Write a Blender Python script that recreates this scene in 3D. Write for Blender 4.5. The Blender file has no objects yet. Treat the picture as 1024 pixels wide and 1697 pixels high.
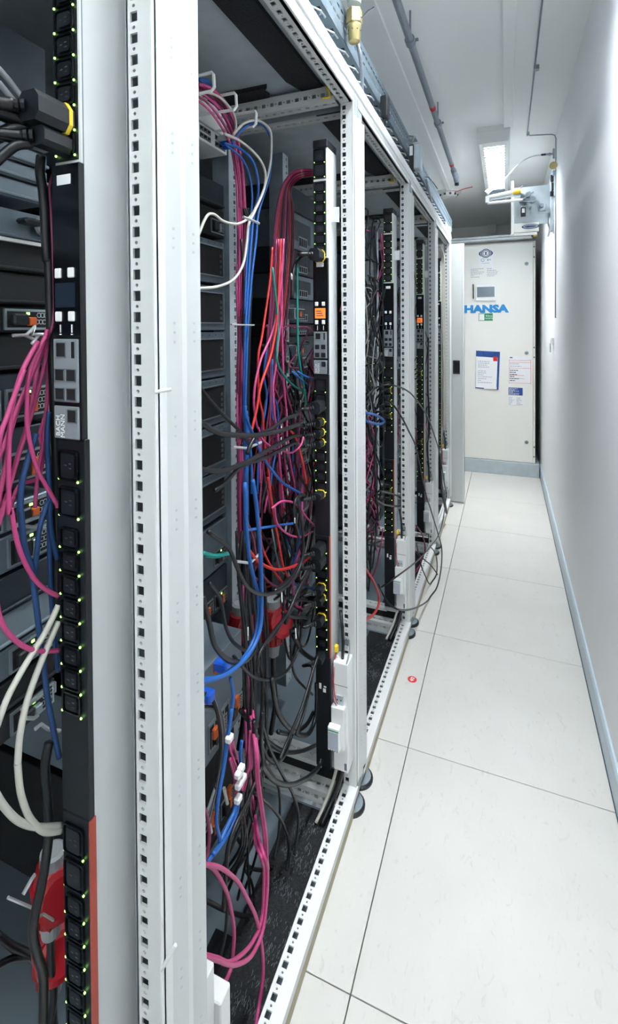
import bpy, math, random
from mathutils import Vector, Matrix
S = bpy.context.scene
C = S.collection
random.seed(7)
# ------------------------------------------------------------------ camera
F, PX, PY, H = 810.0, 512.0, 556.0, 1.30
def _d(u, v): return Vector(((u-PX)/F, -(v-PY)/F, -1.0))
_Y = _d(838, 541).normalized()
_X = -_d(-1500, 555); _X = (_X - _Y*_X.dot(_Y)).normalized()
_Z = _X.cross(_Y)
ROT = Matrix((_X, _Y, _Z))
EYE = Vector((0, 0, H))
cam_d = bpy.data.cameras.new('camera'); cam = bpy.data.objects.new('camera', cam_d); C.objects.link(cam)
cam.matrix_world = Matrix.Translation(EYE) @ ROT.to_4x4()
cam_d.sensor_fit = 'HORIZONTAL'; cam_d.sensor_width = 36.0; cam_d.lens = 36.0*F/1024
cam_d.shift_y = -(848.5-PY)/1024; cam_d.clip_start = 0.02; cam_d.clip_end = 60
S.camera = cam
# ------------------------------------------------------------------ light
S.view_settings.view_transform = 'Standard'; S.view_settings.look = 'None'
S.view_settings.gamma = 1; S.view_settings.use_curve_mapping = False
S.view_settings.exposure = 0.96
w = bpy.data.worlds.new('world'); S.world = w; w.use_nodes = True
w.node_tree.nodes['Background'].inputs[0].default_value = (0.75, 0.86, 1, 1)
w.node_tree.nodes['Background'].inputs[1].default_value = 0.25
def area(name, loc, sx, sy, power, col=(0.965, 0.985, 1.0), rot=(0, 0, 0), spread=180):
    l = bpy.data.lights.new(name, 'AREA'); l.shape = 'RECTANGLE'; l.size = sx; l.size_y = sy
    l.energy = power; l.color = col; l.spread = math.radians(spread)
    o = bpy.data.objects.new(name, l); o.location = loc; o.rotation_euler = rot; C.objects.link(o); return o
area('aisle_lamp_light', (-0.066, 3.60, 2.412), 0.10, 1.0, 30, spread=145)
area('near_lamp_light', (-0.066, 1.1, 2.412), 0.10, 1.1, 26, spread=150)
area('pendant_fill_light', (-0.066, -0.8, 2.118), 0.11, 1.3, 2)  # downward share of an unseen pendant added as fill
area('pendant_fill_uplight', (-0.066, -0.8, 2.215), 0.11, 1.4, 18, rot=(math.pi, 0, 0))  # added uplight, brightens the ceiling from out of view
area('rear_fill_light', (-0.066, -2.3, 2.118), 0.11, 1.2, 5)  # downward fill from a second added pendant, out of view
area('rear_fill_uplight', (-0.066, -2.3, 2.215), 0.11, 1.2, 10, rot=(math.pi, 0, 0))  # second added uplight, bounces fill off the ceiling
area('cold_aisle_light', (-2.0, 2.0, 2.355), 0.11, 1.35, 16)

# ------------------------------------------------------------------ pixel rays (measuring aid)
def ray(u, v): return ROT @ _d(u, v)
def onx(u, v, x): r = ray(u, v); return EYE + r*(x/r.x)
def ony(u, v, y): r = ray(u, v); return EYE + r*(y/r.y)
def onz(u, v, z): r = ray(u, v); return EYE + r*((z-H)/r.z)

# ------------------------------------------------------------------ materials
def srgb(c):
    return tuple((x/255/12.92 if x/255 <= 0.04045 else ((x/255+0.055)/1.055)**2.4) for x in c)
M = {}
def mat(name, rgb, rough=0.5, metal=0.0, var=0.06, scale=30, bump=0.0, emit=None, es=1.0, alpha=None, trans=0):
    m = bpy.data.materials.new(name); m.use_nodes = True; nt = m.node_tree; b = nt.nodes['Principled BSDF']
    c = srgb(rgb)
    tc = nt.nodes.new('ShaderNodeTexCoord'); nz = nt.nodes.new('ShaderNodeTexNoise'); nz.inputs['Scale'].default_value = scale
    nz.inputs['Detail'].default_value = 4
    nt.links.new(tc.outputs['Object'], nz.inputs['Vector'])
    r = nt.nodes.new('ShaderNodeValToRGB')
    r.color_ramp.elements[0].position = 0.3; r.color_ramp.elements[1].position = 0.7
    r.color_ramp.elements[0].color = (*[x*(1-var) for x in c], 1); r.color_ramp.elements[1].color = (*[min(1, x*(1+var)) for x in c], 1)
    nt.links.new(nz.outputs['Fac'], r.inputs[0]); nt.links.new(r.outputs[0], b.inputs['Base Color'])
    b.inputs['Roughness'].default_value = rough; b.inputs['Metallic'].default_value = metal
    if bump:
        bp = nt.nodes.new('ShaderNodeBump'); bp.inputs['Strength'].default_value = bump; bp.inputs['Distance'].default_value = 0.002
        nt.links.new(nz.outputs['Fac'], bp.inputs['Height']); nt.links.new(bp.outputs[0], b.inputs['Normal'])
    if emit:
        b.inputs['Emission Color'].default_value = (*srgb(emit), 1); b.inputs['Emission Strength'].default_value = es
    if trans: b.inputs['Transmission Weight'].default_value = trans
    M[name] = m; return m
mat('wall', (247, 249, 251), 0.65, var=0.012, scale=3)
mat('ceiling', (247, 250, 250), 0.7, var=0.012, scale=3)
mat('back_wall', (232, 234, 232), 0.7, var=0.02, scale=3)
mat('powder', (206, 210, 209), 0.42, var=0.012, scale=6)
mat('powder_white', (228, 231, 230), 0.38, var=0.012, scale=6)
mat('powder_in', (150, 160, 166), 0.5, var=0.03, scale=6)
mat('panel_grey', (108, 122, 132), 0.5, var=0.05, scale=5)
mat('steel', (150, 162, 170), 0.35, 0.75, var=0.1, scale=14)
mat('galv', (150, 165, 175), 0.45, 0.7, var=0.16, scale=22)
mat('galv_plate', (186, 198, 204), 0.5, 0.25, var=0.07, scale=18)
mat('black', (17, 22, 28), 0.42, var=0.1, scale=40)
mat('black_matte', (11, 15, 19), 0.75, var=0.2, scale=60)
mat('black_gloss', (10, 14, 19), 0.22, var=0.1)
mat('carpet', (24, 27, 31), 0.8, var=0.85, scale=260, bump=1.0)
mat('dark_metal', (34, 42, 50), 0.5, 0.3, var=0.15, scale=20)
mat('server_grey', (100, 114, 124), 0.4, 0.45, var=0.1, scale=20)
mat('server_dark', (40, 51, 60), 0.5, 0.3, var=0.15, scale=20)
mat('module_grey', (128, 136, 142), 0.5, var=0.03)
mat('pdu_white', (214, 218, 218), 0.38, var=0.01)
mat('pdu_red', (176, 74, 58), 0.5, var=0.05)
mat('label_white', (236, 238, 238), 0.6, var=0.02)
mat('paper', (238, 239, 240), 0.8, var=0.01)
mat('ink', (72, 82, 96), 0.8, var=0.02)
mat('ink_faint', (178, 186, 198), 0.8, var=0.02)
mat('pink', (184, 66, 120), 0.45, var=0.05)
mat('magenta_dark', (120, 40, 78), 0.5, var=0.05)
mat('red_cable', (192, 44, 38), 0.45, var=0.05)
mat('blue_cable', (30, 92, 168), 0.42, var=0.05)
mat('green_cable', (16, 120, 110), 0.45, var=0.05)
mat('white_cable', (190, 190, 180), 0.45, var=0.04)
mat('grey_cable', (140, 146, 150), 0.5, var=0.05)
mat('black_cable', (13, 17, 22), 0.38, var=0.1)
mat('violet_cable', (92, 70, 150), 0.45, var=0.05)
mat('teal_cable', (40, 175, 165), 0.45, var=0.05)
mat('cee_red', (150, 20, 30), 0.38, var=0.06)
mat('yellow', (240, 205, 50), 0.45, var=0.03)
mat('orange', (200, 90, 34), 0.5, var=0.05)
mat('brass', (186, 170, 120), 0.38, 0.7, var=0.08)
mat('plug_blue', (30, 92, 200), 0.4, var=0.05)
mat('clear_grey', (190, 200, 205), 0.15, var=0.03)
mat('wire', (206, 212, 214), 0.3, 0.55, var=0.03)
mat('cream', (236, 235, 228), 0.45, var=0.008, scale=4)
mat('hansa_blue', (34, 138, 204), 0.5, var=0.01)
mat('badge_green', (30, 140, 96), 0.5, var=0.01)
mat('navy', (38, 78, 150), 0.4, var=0.03)
mat('logo_navy', (52, 72, 112), 0.6, var=0.03)
mat('screen_grey', (112, 126, 136), 0.15, var=0.04)
mat('screen_dark', (34, 44, 58), 0.12, var=0.04)
mat('red_mark', (214, 44, 44), 0.6, var=0.02)
mat('pipe_grey', (134, 144, 154), 0.4, 0.3, var=0.05)
mat('skirting', (186, 203, 214), 0.35, var=0.02, scale=5)
mat('beige', (172, 166, 142), 0.8, var=0.08)
mat('gap', (70, 78, 84), 0.9, var=0.05)
mat('joint_dark', (60, 72, 86), 0.9, var=0.2)
mat('led', (150, 230, 110), 0.4, emit=(170, 255, 110), es=2.2)
mat('led_blue', (60, 60, 230), 0.4, emit=(80, 80, 255), es=2.0)
mat('display_orange', (226, 120, 50), 0.4, emit=(235, 120, 45), es=0.55)
mat('lamp_glow', (255, 255, 255), 0.6, emit=(240, 248, 255), es=1.15)
mat('louvre', (126, 138, 152), 0.5)
mat('tray', (112, 128, 138), 0.5, 0.25, var=0.12, scale=18)
mat('bristle', (120, 128, 132), 0.7)
mat('blue_cable_shaded', (30, 66, 116), 0.45, var=0.05)  # darkened copy of blue_cable, shade inside the nearest rack put into the colour
mat('copper', (190, 130, 110), 0.4, 0.4, var=0.06)
mat('photo_dim', (150, 158, 160), 0.6)
# floor tile: marbled linoleum with fine flecks
def tile_mat():
    m = mat('tile', (205, 204, 199), 0.36, var=0.03, scale=5)
    nt = m.node_tree; b = nt.nodes['Principled BSDF']; r = [n for n in nt.nodes if n.type == 'VALTORGB'][0]
    tc = [n for n in nt.nodes if n.type == 'TEX_COORD'][0]
    info = nt.nodes.new('ShaderNodeObjectInfo')
    add = nt.nodes.new('ShaderNodeVectorMath'); add.operation = 'MULTIPLY_ADD'
    add.inputs[1].default_value = (1, 1, 1)
    nt.links.new(tc.outputs['Object'], add.inputs[0]); nt.links.new(info.outputs['Location'], add.inputs[2])
    n2 = nt.nodes.new('ShaderNodeTexNoise'); n2.inputs['Scale'].default_value = 60; n2.inputs['Detail'].default_value = 6
    n2.inputs['Distortion'].default_value = 1.6
    mp = nt.nodes.new('ShaderNodeMapping'); mp.inputs['Scale'].default_value = (1, 0.45, 1)
    nt.links.new(add.outputs[0], mp.inputs[0]); nt.links.new(mp.outputs[0], n2.inputs['Vector'])
    r2 = nt.nodes.new('ShaderNodeValToRGB')
    r2.color_ramp.elements[0].position = 0.28; r2.color_ramp.elements[0].color = (0.72, 0.73, 0.73, 1)
    r2.color_ramp.elements[1].position = 0.40; r2.color_ramp.elements[1].color = (1, 1, 1, 1)
    nt.links.new(n2.outputs['Fac'], r2.inputs[0])
    mx = nt.nodes.new('ShaderNodeMix'); mx.data_type = 'RGBA'; mx.blend_type = 'MULTIPLY'; mx.inputs[0].default_value = 0.4
    nt.links.new(r.outputs[0], mx.inputs[6]); nt.links.new(r2.outputs[0], mx.inputs[7]); nt.links.new(mx.outputs[2], b.inputs['Base Color'])
tile_mat()

# ------------------------------------------------------------------ mesh builder
class MB:
    def __init__(s): s.v = []; s.f = []; s.m = []; s.cur = 0; s.mats = []
    def use(s, name):
        if name not in s.mats: s.mats.append(name)
        s.cur = s.mats.index(name); return s
    def face(s, *pts):
        n = len(s.v); s.v += [tuple(p) for p in pts]; s.f.append(tuple(range(n, n+len(pts)))); s.m.append(s.cur); return s
    def box(s, a, b):
        x0, y0, z0 = [min(a[i], b[i]) for i in range(3)]; x1, y1, z1 = [max(a[i], b[i]) for i in range(3)]
        n = len(s.v)
        s.v += [(x0,y0,z0),(x1,y0,z0),(x1,y1,z0),(x0,y1,z0),(x0,y0,z1),(x1,y0,z1),(x1,y1,z1),(x0,y1,z1)]
        for q in ((3,2,1,0),(4,5,6,7),(0,1,5,4),(1,2,6,5),(2,3,7,6),(3,0,4,7)):
            s.f.append(tuple(n+i for i in q)); s.m.append(s.cur)
        return s
    def bbox(s, a, b, c=0.003):      # box with chamfered long edges (all 12, cheap)
        x0, y0, z0 = [min(a[i], b[i]) for i in range(3)]; x1, y1, z1 = [max(a[i], b[i]) for i in range(3)]
        c = min(c, (x1-x0)*.4, (y1-y0)*.4, (z1-z0)*.4)
        P = {}
        n = len(s.v)
        for sx in (0, 1):
            for sy in (0, 1):
                for sz in (0, 1):
                    X = (x0, x1)[sx]; Y = (y0, y1)[sy]; Z = (z0, z1)[sz]
                    dx = c*(1-2*sx); dy = c*(1-2*sy); dz = c*(1-2*sz)
                    P[sx,sy,sz,'x'] = len(s.v); s.v.append((X, Y+dy, Z+dz))
                    P[sx,sy,sz,'y'] = len(s.v); s.v.append((X+dx, Y, Z+dz))
                    P[sx,sy,sz,'z'] = len(s.v); s.v.append((X+dx, Y+dy, Z))
        def add(*k):
            s.f.append(tuple(P[i] for i in k)); s.m.append(s.cur)
        for t in (0, 1):
            add(*[(t,a_,b_,'x') for a_,b_ in ((0,0),(1,0),(1,1),(0,1))][::(1 if t else -1)])
            add(*[(a_,t,b_,'y') for a_,b_ in ((0,0),(1,0),(1,1),(0,1))][::(-1 if t else 1)])
            add(*[(a_,b_,t,'z') for a_,b_ in ((0,0),(1,0),(1,1),(0,1))][::(1 if t else -1)])
        for i in (0, 1):
            for j in (0, 1):
                add((i,j,0,'x'),(i,j,1,'x'),(i,j,1,'y'),(i,j,0,'y'))
                add((i,0,j,'x'),(i,1,j,'x'),(i,1,j,'z'),(i,0,j,'z'))
                add((0,i,j,'y'),(1,i,j,'y'),(1,i,j,'z'),(0,i,j,'z'))
                for k in (0, 1): add((i,j,k,'x'),(i,j,k,'y'),(i,j,k,'z'))
        return s
    def prism(s, pts, axis, a, b, cap=True):
        def mk(p, t):
            return {'x': (t, p[0], p[1]), 'y': (p[0], t, p[1]), 'z': (p[0], p[1], t)}[axis]
        n = len(s.v); k = len(pts)
        s.v += [mk(p, a) for p in pts] + [mk(p, b) for p in pts]
        for i in range(k):
            j = (i+1) % k; s.f.append((n+i, n+j, n+k+j, n+k+i)); s.m.append(s.cur)
        if cap:
            s.f.append(tuple(n+i for i in range(k))[::-1]); s.m.append(s.cur)
            s.f.append(tuple(n+k+i for i in range(k))); s.m.append(s.cur)
        return s
    def cyl(s, p0, p1, r0, r1=None, n=12, cap=True):
        return s.tube([p0, p1], [r0, r0 if r1 is None else r1], n, cap)
    def lathe(s, p0, d, prof, n=16):
        d = Vector(d).normalized(); p0 = Vector(p0)
        return s.tube([p0+d*t for t, r in prof], [max(r, 1e-5) for t, r in prof], n, True)
    def tube(s, path, r, n=6, cap=True):
        path = [Vector(p) for p in path]; k = len(path)
        rs = r if isinstance(r, (list, tuple)) else [r]*k
        base = len(s.v); t = None; nrm = None
        for i, p in enumerate(path):
            a = path[max(0, i-1)]; b = path[min(k-1, i+1)]
            t2 = (b-a)
            if t2.length < 1e-9: t2 = t if t else Vector((0, 0, 1))
            t2.normalize()
            if nrm is None:
                up = Vector((0, 0, 1)) if abs(t2.z) < 0.9 else Vector((1, 0, 0))
                nrm = t2.cross(up).normalized()
            else:
                nrm = (nrm - t2*nrm.dot(t2)); 
                nrm = nrm.normalized() if nrm.length > 1e-6 else t2.orthogonal().normalized()
            bi = t2.cross(nrm); t = t2
            for j in range(n):
                a_ = 2*math.pi*j/n
                s.v.append(tuple(p + (nrm*math.cos(a_) + bi*math.sin(a_))*rs[i]))
        for i in range(k-1):
            for j in range(n):
                q = (j+1) % n
                s.f.append((base+i*n+j, base+i*n+q, base+(i+1)*n+q, base+(i+1)*n+j)); s.m.append(s.cur)
        if cap:
            s.f.append(tuple(base+j for j in range(n))[::-1]); s.m.append(s.cur)
            s.f.append(tuple(base+(k-1)*n+j for j in range(n))); s.m.append(s.cur)
        return s
    def strip(s, fn, n, pitch, t0, t1, tc, hw=0.0052, hh=0.006, depth=0.003, small=0.0022, big_every=1, wall='gap'):
        """plate with square holes and small round holes; fn(s,t,d) -> point"""
        cur = s.mats[s.cur]
        def cell(a, b, hc, hx, hy, rnd):
            tm0, tm1 = tc-0.0085, tc+0.0085
            O = [(a, tm0), (hc, tm0), (b, tm0), (b, tc), (b, tm1), (hc, tm1), (a, tm1), (a, tc)]
            if rnd: I = [(hc-hx*.7, tc-hy*.7), (hc, tc-hy), (hc+hx*.7, tc-hy*.7), (hc+hx, tc), (hc+hx*.7, tc+hy*.7), (hc, tc+hy), (hc-hx*.7, tc+hy*.7), (hc-hx, tc)]
            else: I = [(hc-hx, tc-hy), (hc, tc-hy), (hc+hx, tc-hy), (hc+hx, tc), (hc+hx, tc+hy), (hc, tc+hy), (hc-hx, tc+hy), (hc-hx, tc)]
            s.use(cur); n0 = len(s.v)
            s.v += [tuple(fn(p[0], p[1], 0)) for p in O] + [tuple(fn(p[0], p[1], 0)) for p in I] + [tuple(fn(p[0], p[1], depth)) for p in I]
            for i in range(8):
                j = (i+1) % 8
                s.f.append((n0+i, n0+j, n0+8+j, n0+8+i)); s.m.append(s.cur)
            for i in range(8):
                j = (i+1) % 8
                s.f.append((n0+8+i, n0+8+j, n0+16+j, n0+16+i)); s.m.append(s.cur)
        for i in range(n):
            a = i*pitch
            cell(a, a+pitch*.68, a+pitch*.34, hh, hw, False)
            cell(a+pitch*.68, a+pitch, a+pitch*.84, small, small, True)
        L = n*pitch; s.use(cur)
        for (q0, q1) in ((t0, tc-0.0085), (tc+0.0085, t1)):
            if q1-q0 > 1e-5: s.face(fn(0, q0, 0), fn(L, q0, 0), fn(L, q1, 0), fn(0, q1, 0))
        return s
    def mesh(s, name, smooth=False):
        me = bpy.data.meshes.new(name); me.from_pydata(s.v, [], s.f)
        for k in s.mats: me.materials.append(M[k])
        me.polygons.foreach_set('material_index', s.m)
        if smooth: me.polygons.foreach_set('use_smooth', [True]*len(s.f))
        me.update(); return me
def obj(name, mb, parent=None, loc=None, rot=None, smooth=False, kind=None, label=None):
    me = mb.mesh(name, smooth) if isinstance(mb, MB) else mb
    o = bpy.data.objects.new(name, me); C.objects.link(o)
    if parent: o.parent = parent
    if loc is not None: o.location = loc
    if rot is not None: o.rotation_euler = rot
    if kind: o['kind'] = kind
    if label: o['label'] = label
    return o
def tag(o, label, cat, group=None):
    o['label'] = label; o['category'] = cat
    if group: o['group'] = group
    return o
def thing(name, label, cat, loc=(0, 0, 0), group=None):
    o = bpy.data.objects.new(name, None); C.objects.link(o); o.location = loc; o.empty_display_size = 0.05
    return tag(o, label, cat, group)
def B(m): return MB().use(m)
def text(s, size, loc, rot, m, parent, name='lettering', bold=0.0, ext=0.0006, sx=1.0, align='CENTER'):
    cu = bpy.data.curves.new('t', 'FONT'); cu.body = s; cu.size = size; cu.extrude = ext; cu.offset = bold
    cu.align_x = align; cu.align_y = 'CENTER'; cu.space_line = 0.8; cu.resolution_u = 2
    t = bpy.data.objects.new('t', cu); C.objects.link(t)
    dg = bpy.context.evaluated_depsgraph_get(); me = bpy.data.meshes.new_from_object(t.evaluated_get(dg))
    bpy.data.objects.remove(t); me.materials.clear(); me.materials.append(M[m]); me.name = name
    o = obj(name, me, parent, loc, rot); o.scale = (sx, 1, 1); return o
FACE_Y = (math.pi/2, 0, 0)        # text facing -y
FACE_X = (math.pi/2, 0, math.pi/2)  # text facing +x

# ------------------------------------------------------------------ room
RW = 0.285; CZ = 2.46
o = obj('floor', B('joint_dark').box((-3.0, -3.0, -0.10), (RW, 6.1, -0.03)), kind='structure')
def tile(x0, x1, y0, y1):
    g = 0.0012; cx, cy = (x0+x1)/2, (y0+y1)/2; hx, hy = (x1-x0)/2-g, (y1-y0)/2-g
    b = 0.0008
    mb = B('tile'); mb.box((-hx, -hy, -0.03), (hx, hy, -b))
    n = len(mb.v)
    mb.v += [(-hx, -hy, -b), (hx, -hy, -b), (hx, hy, -b), (-hx, hy, -b), (-hx+b, -hy+b, 0), (hx-b, -hy+b, 0), (hx-b, hy-b, 0), (-hx+b, hy-b, 0)]
    for i in range(4):
        j = (i+1) % 4; mb.f.append((n+i, n+j, n+4+j, n+4+i)); mb.m.append(0)
    mb.f.append((n+4, n+5, n+6, n+7)); mb.m.append(0)
    obj('floor_tile', mb, o, (cx, cy, 0))
ys = [0.892+0.6025*k for k in range(-6, 9)]
for a, b in zip(ys, ys[1:]):
    for x0, x1 in ((-2.08, -1.48), (-1.48, -0.88), (-0.88, -0.28), (-0.28, RW)):
        tile(x0, x1, a, min(b, 6.05))
obj('ceiling', B('ceiling').box((-3.0, -3.0, CZ), (RW+0.1, 6.1, CZ+0.1)), kind='structure')
obj('wall_right', B('wall').box((RW, -3.0, -0.1), (RW+0.1, 6.1, CZ)), kind='structure')
obj('wall_back', B('back_wall').box((-3.0, 6.0, -0.03), (RW, 6.1, CZ)), kind='structure')
obj('wall_left', B('wall').box((-3.1, -3.0, -0.1), (-3.0, 6.1, CZ)), kind='structure')
obj('wall_front', B('wall').box((-3.0, -3.1, -0.1), (RW, -3.0, CZ)), kind='structure')
bb = B('skirting').prism([(RW, 0.004), (RW-0.011, 0.004), (RW-0.011, 0.088), (RW-0.006, 0.096), (RW, 0.096)], 'y', -2.9, 5.95)
bb.use('joint_dark').box((RW-0.013, -2.9, 0), (RW, 5.95, 0.004))  # dark strip painted in for the gap under the skirting
obj('baseboard_right', bb, kind='structure')
# ------------------------------------------------------------------ luminaires
def luminaire(y0, y1, label, drop=0.0):
    x0, x1 = -0.155, 0.024; t = thing('ceiling_lamp', label, 'lamp', ((x0+x1)/2, (y0+y1)/2, CZ-drop))
    if drop:
        for s_ in (-.5, .5): obj('suspension_rod', B('steel').cyl((0, s_, 0), (0, s_, drop), .003, n=6), t)
    hx, hy = (x1-x0)/2, (y1-y0)/2
    mb = B('powder_white')
    zt, zb = 0.0, -0.085
    ix, iy = hx-0.028, hy-0.10
    # sloping housing: wide at the ceiling edge, frame at the bottom
    O = [(-hx, -hy), (hx, -hy), (hx, hy), (-hx, hy)]
    P = [(-hx+.008, -hy+.03), (hx-.008, -hy+.03), (hx-.008, hy-.03), (-hx+.008, hy-.03)]
    I = [(-ix, -iy), (ix, -iy), (ix, iy), (-ix, iy)]
    for i in range(4):
        j = (i+1) % 4
        mb.face((*O[i], zt), (*O[j], zt), (*O[j], -.03), (*O[i], -.03))
        mb.face((*O[i], -.03), (*O[j], -.03), (*P[j], zb), (*P[i], zb))
        mb.face((*P[i], zb), (*P[j], zb), (*I[j], zb), (*I[i], zb))
        mb.face((*I[i], zb), (*I[j], zb), (*I[j], zb+.05), (*I[i], zb+.05))
    obj('housing', mb, t)
    obj('lamp_tube', B('lamp_glow').box((-ix+.012, -iy, zb+.040), (ix-.012, iy, zb+.046)), t)
    n = 26
    lm = B('louvre').box((-ix, -0.009, zb), (ix, 0.009, zb+.030)).mesh('louvre_blade')
    for k in range(n):
        obj('louvre_blade', lm, t, (0, -iy+(k+.5)*2*iy/n, 0))
    obj('side_reflector', B('wire').box((-ix, -iy, zb), (-ix+.003, iy, zb+.02)), t)
    obj('side_reflector', B('wire').box((ix-.003, -iy, zb), (ix, iy, zb+.02)), t)
    return t
luminaire(3.04, 4.64, 'white louvred strip lamp glowing on the ceiling before the far cabinet')
luminaire(0.2, 1.7, 'white louvred strip lamp overhead just outside the top of the picture')
luminaire(-1.55, -0.05, 'unseen louvred pendant added behind the viewpoint to brighten the ceiling', .25)  # unseen body added to carry the pendant fill lights
luminaire(-2.95, -1.6, 'unseen louvred pendant added at the rear end of the room for fill light', .25)  # unseen body added to carry the rear fill lights
tk = B('ceiling').prism([(-0.012, CZ), (-0.012, CZ-.018), (-0.009, CZ-.02), (0.033, CZ-.02), (0.036, CZ-.018), (0.036, CZ)], 'y', 1.7, 3.05)
tag(obj('cable_trunking', tk), 'flat white cable trunking running along the ceiling to the lamp', 'trunking')
ck = B('ceiling').prism([(-0.463, CZ), (-0.461, CZ-.014), (-0.43, CZ-.014), (-0.428, CZ)], 'y', -0.5, 4.35)
tag(obj('surface_conduit', ck), 'narrow white conduit on the ceiling leading to the smoke detector', 'conduit')

# smoke detector
sp = onz(743, 322, 2.44)
t = thing('smoke_detector', 'round white smoke detector at the end of the white ceiling conduit', 'detector', (sp.x, sp.y, CZ))
obj('base', B('powder_white').lathe((0, 0, 0), (0, 0, -1), [(0, .075), (.012, .075), (.014, .06)], 20), t, smooth=False)
obj('sensor_head', B('powder_white').lathe((0, 0, -.014), (0, 0, -1), [(0, .055), (.018, .05), (.026, .038), (.03, 0)], 18), t)
mb = B('gap')
for k in range(10):
    a = k*math.pi/5; mb.box((math.cos(a)*.05-.006, math.sin(a)*.05-.006, -.032), (math.cos(a)*.05+.006, math.sin(a)*.05+.006, -.02))
obj('vent_slots', mb, t)
obj('flag_wire', B('red_mark').tube([(0.02, -.03, -.02), (.10, -.05, -.005), (.14, -.06, -.003)], .0025, 5), t)

t.scale = (1.45, 1.45, 1.2)

# ------------------------------------------------------------------ grey ceiling pipe
t = thing('ceiling_pipe', 'grey fire line pipe with red bands hanging beneath the ceiling', 'pipe', (0, 0, 0))
px, pz = -0.326, 2.35
obj('pipe_run', B('pipe_grey').tube([(px, -0.6, pz), (px, 3.45, pz)], .0135, 14), t, smooth=True)
for v_, in ((66,), (188,)):
    pp = onz(713 if v_ == 66 else 724, v_, 2.35)
for (u, v) in ((689, 66), (724, 205)):
    y = onz(u, v, pz).y
    m2 = B('pipe_grey').cyl((px, y-.016, pz), (px, y+.016, pz), .0185, n=14)
    m2.box((px+.014, y-.004, pz-.004), (px+.03, y+.004, pz+.004)); m2.cyl((px, y, pz+.015), (px, y, CZ), .004, n=6)
    obj('pipe_clamp', m2, t)
for (u, v) in ((715, 178), (748, 272)):
    y = onz(u, v, pz).y
    obj('red_band', B('red_mark').cyl((px, y-.018, pz), (px, y+.018, pz), .0142, n=14), t)
obj('end_elbow', B('pipe_grey').tube([(px, 3.42, pz), (px, 3.52, pz), (px+.005, 3.56, pz-.01), (px+.008, 3.58, pz-.035)], [.018, .019, .020, .019], 12), t, smooth=True)
obj('nozzle', B('dark_metal').cyl((px+.008, 3.58, pz-.03), (px+.008, 3.58, pz-.06), .015, n=12), t)

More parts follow.
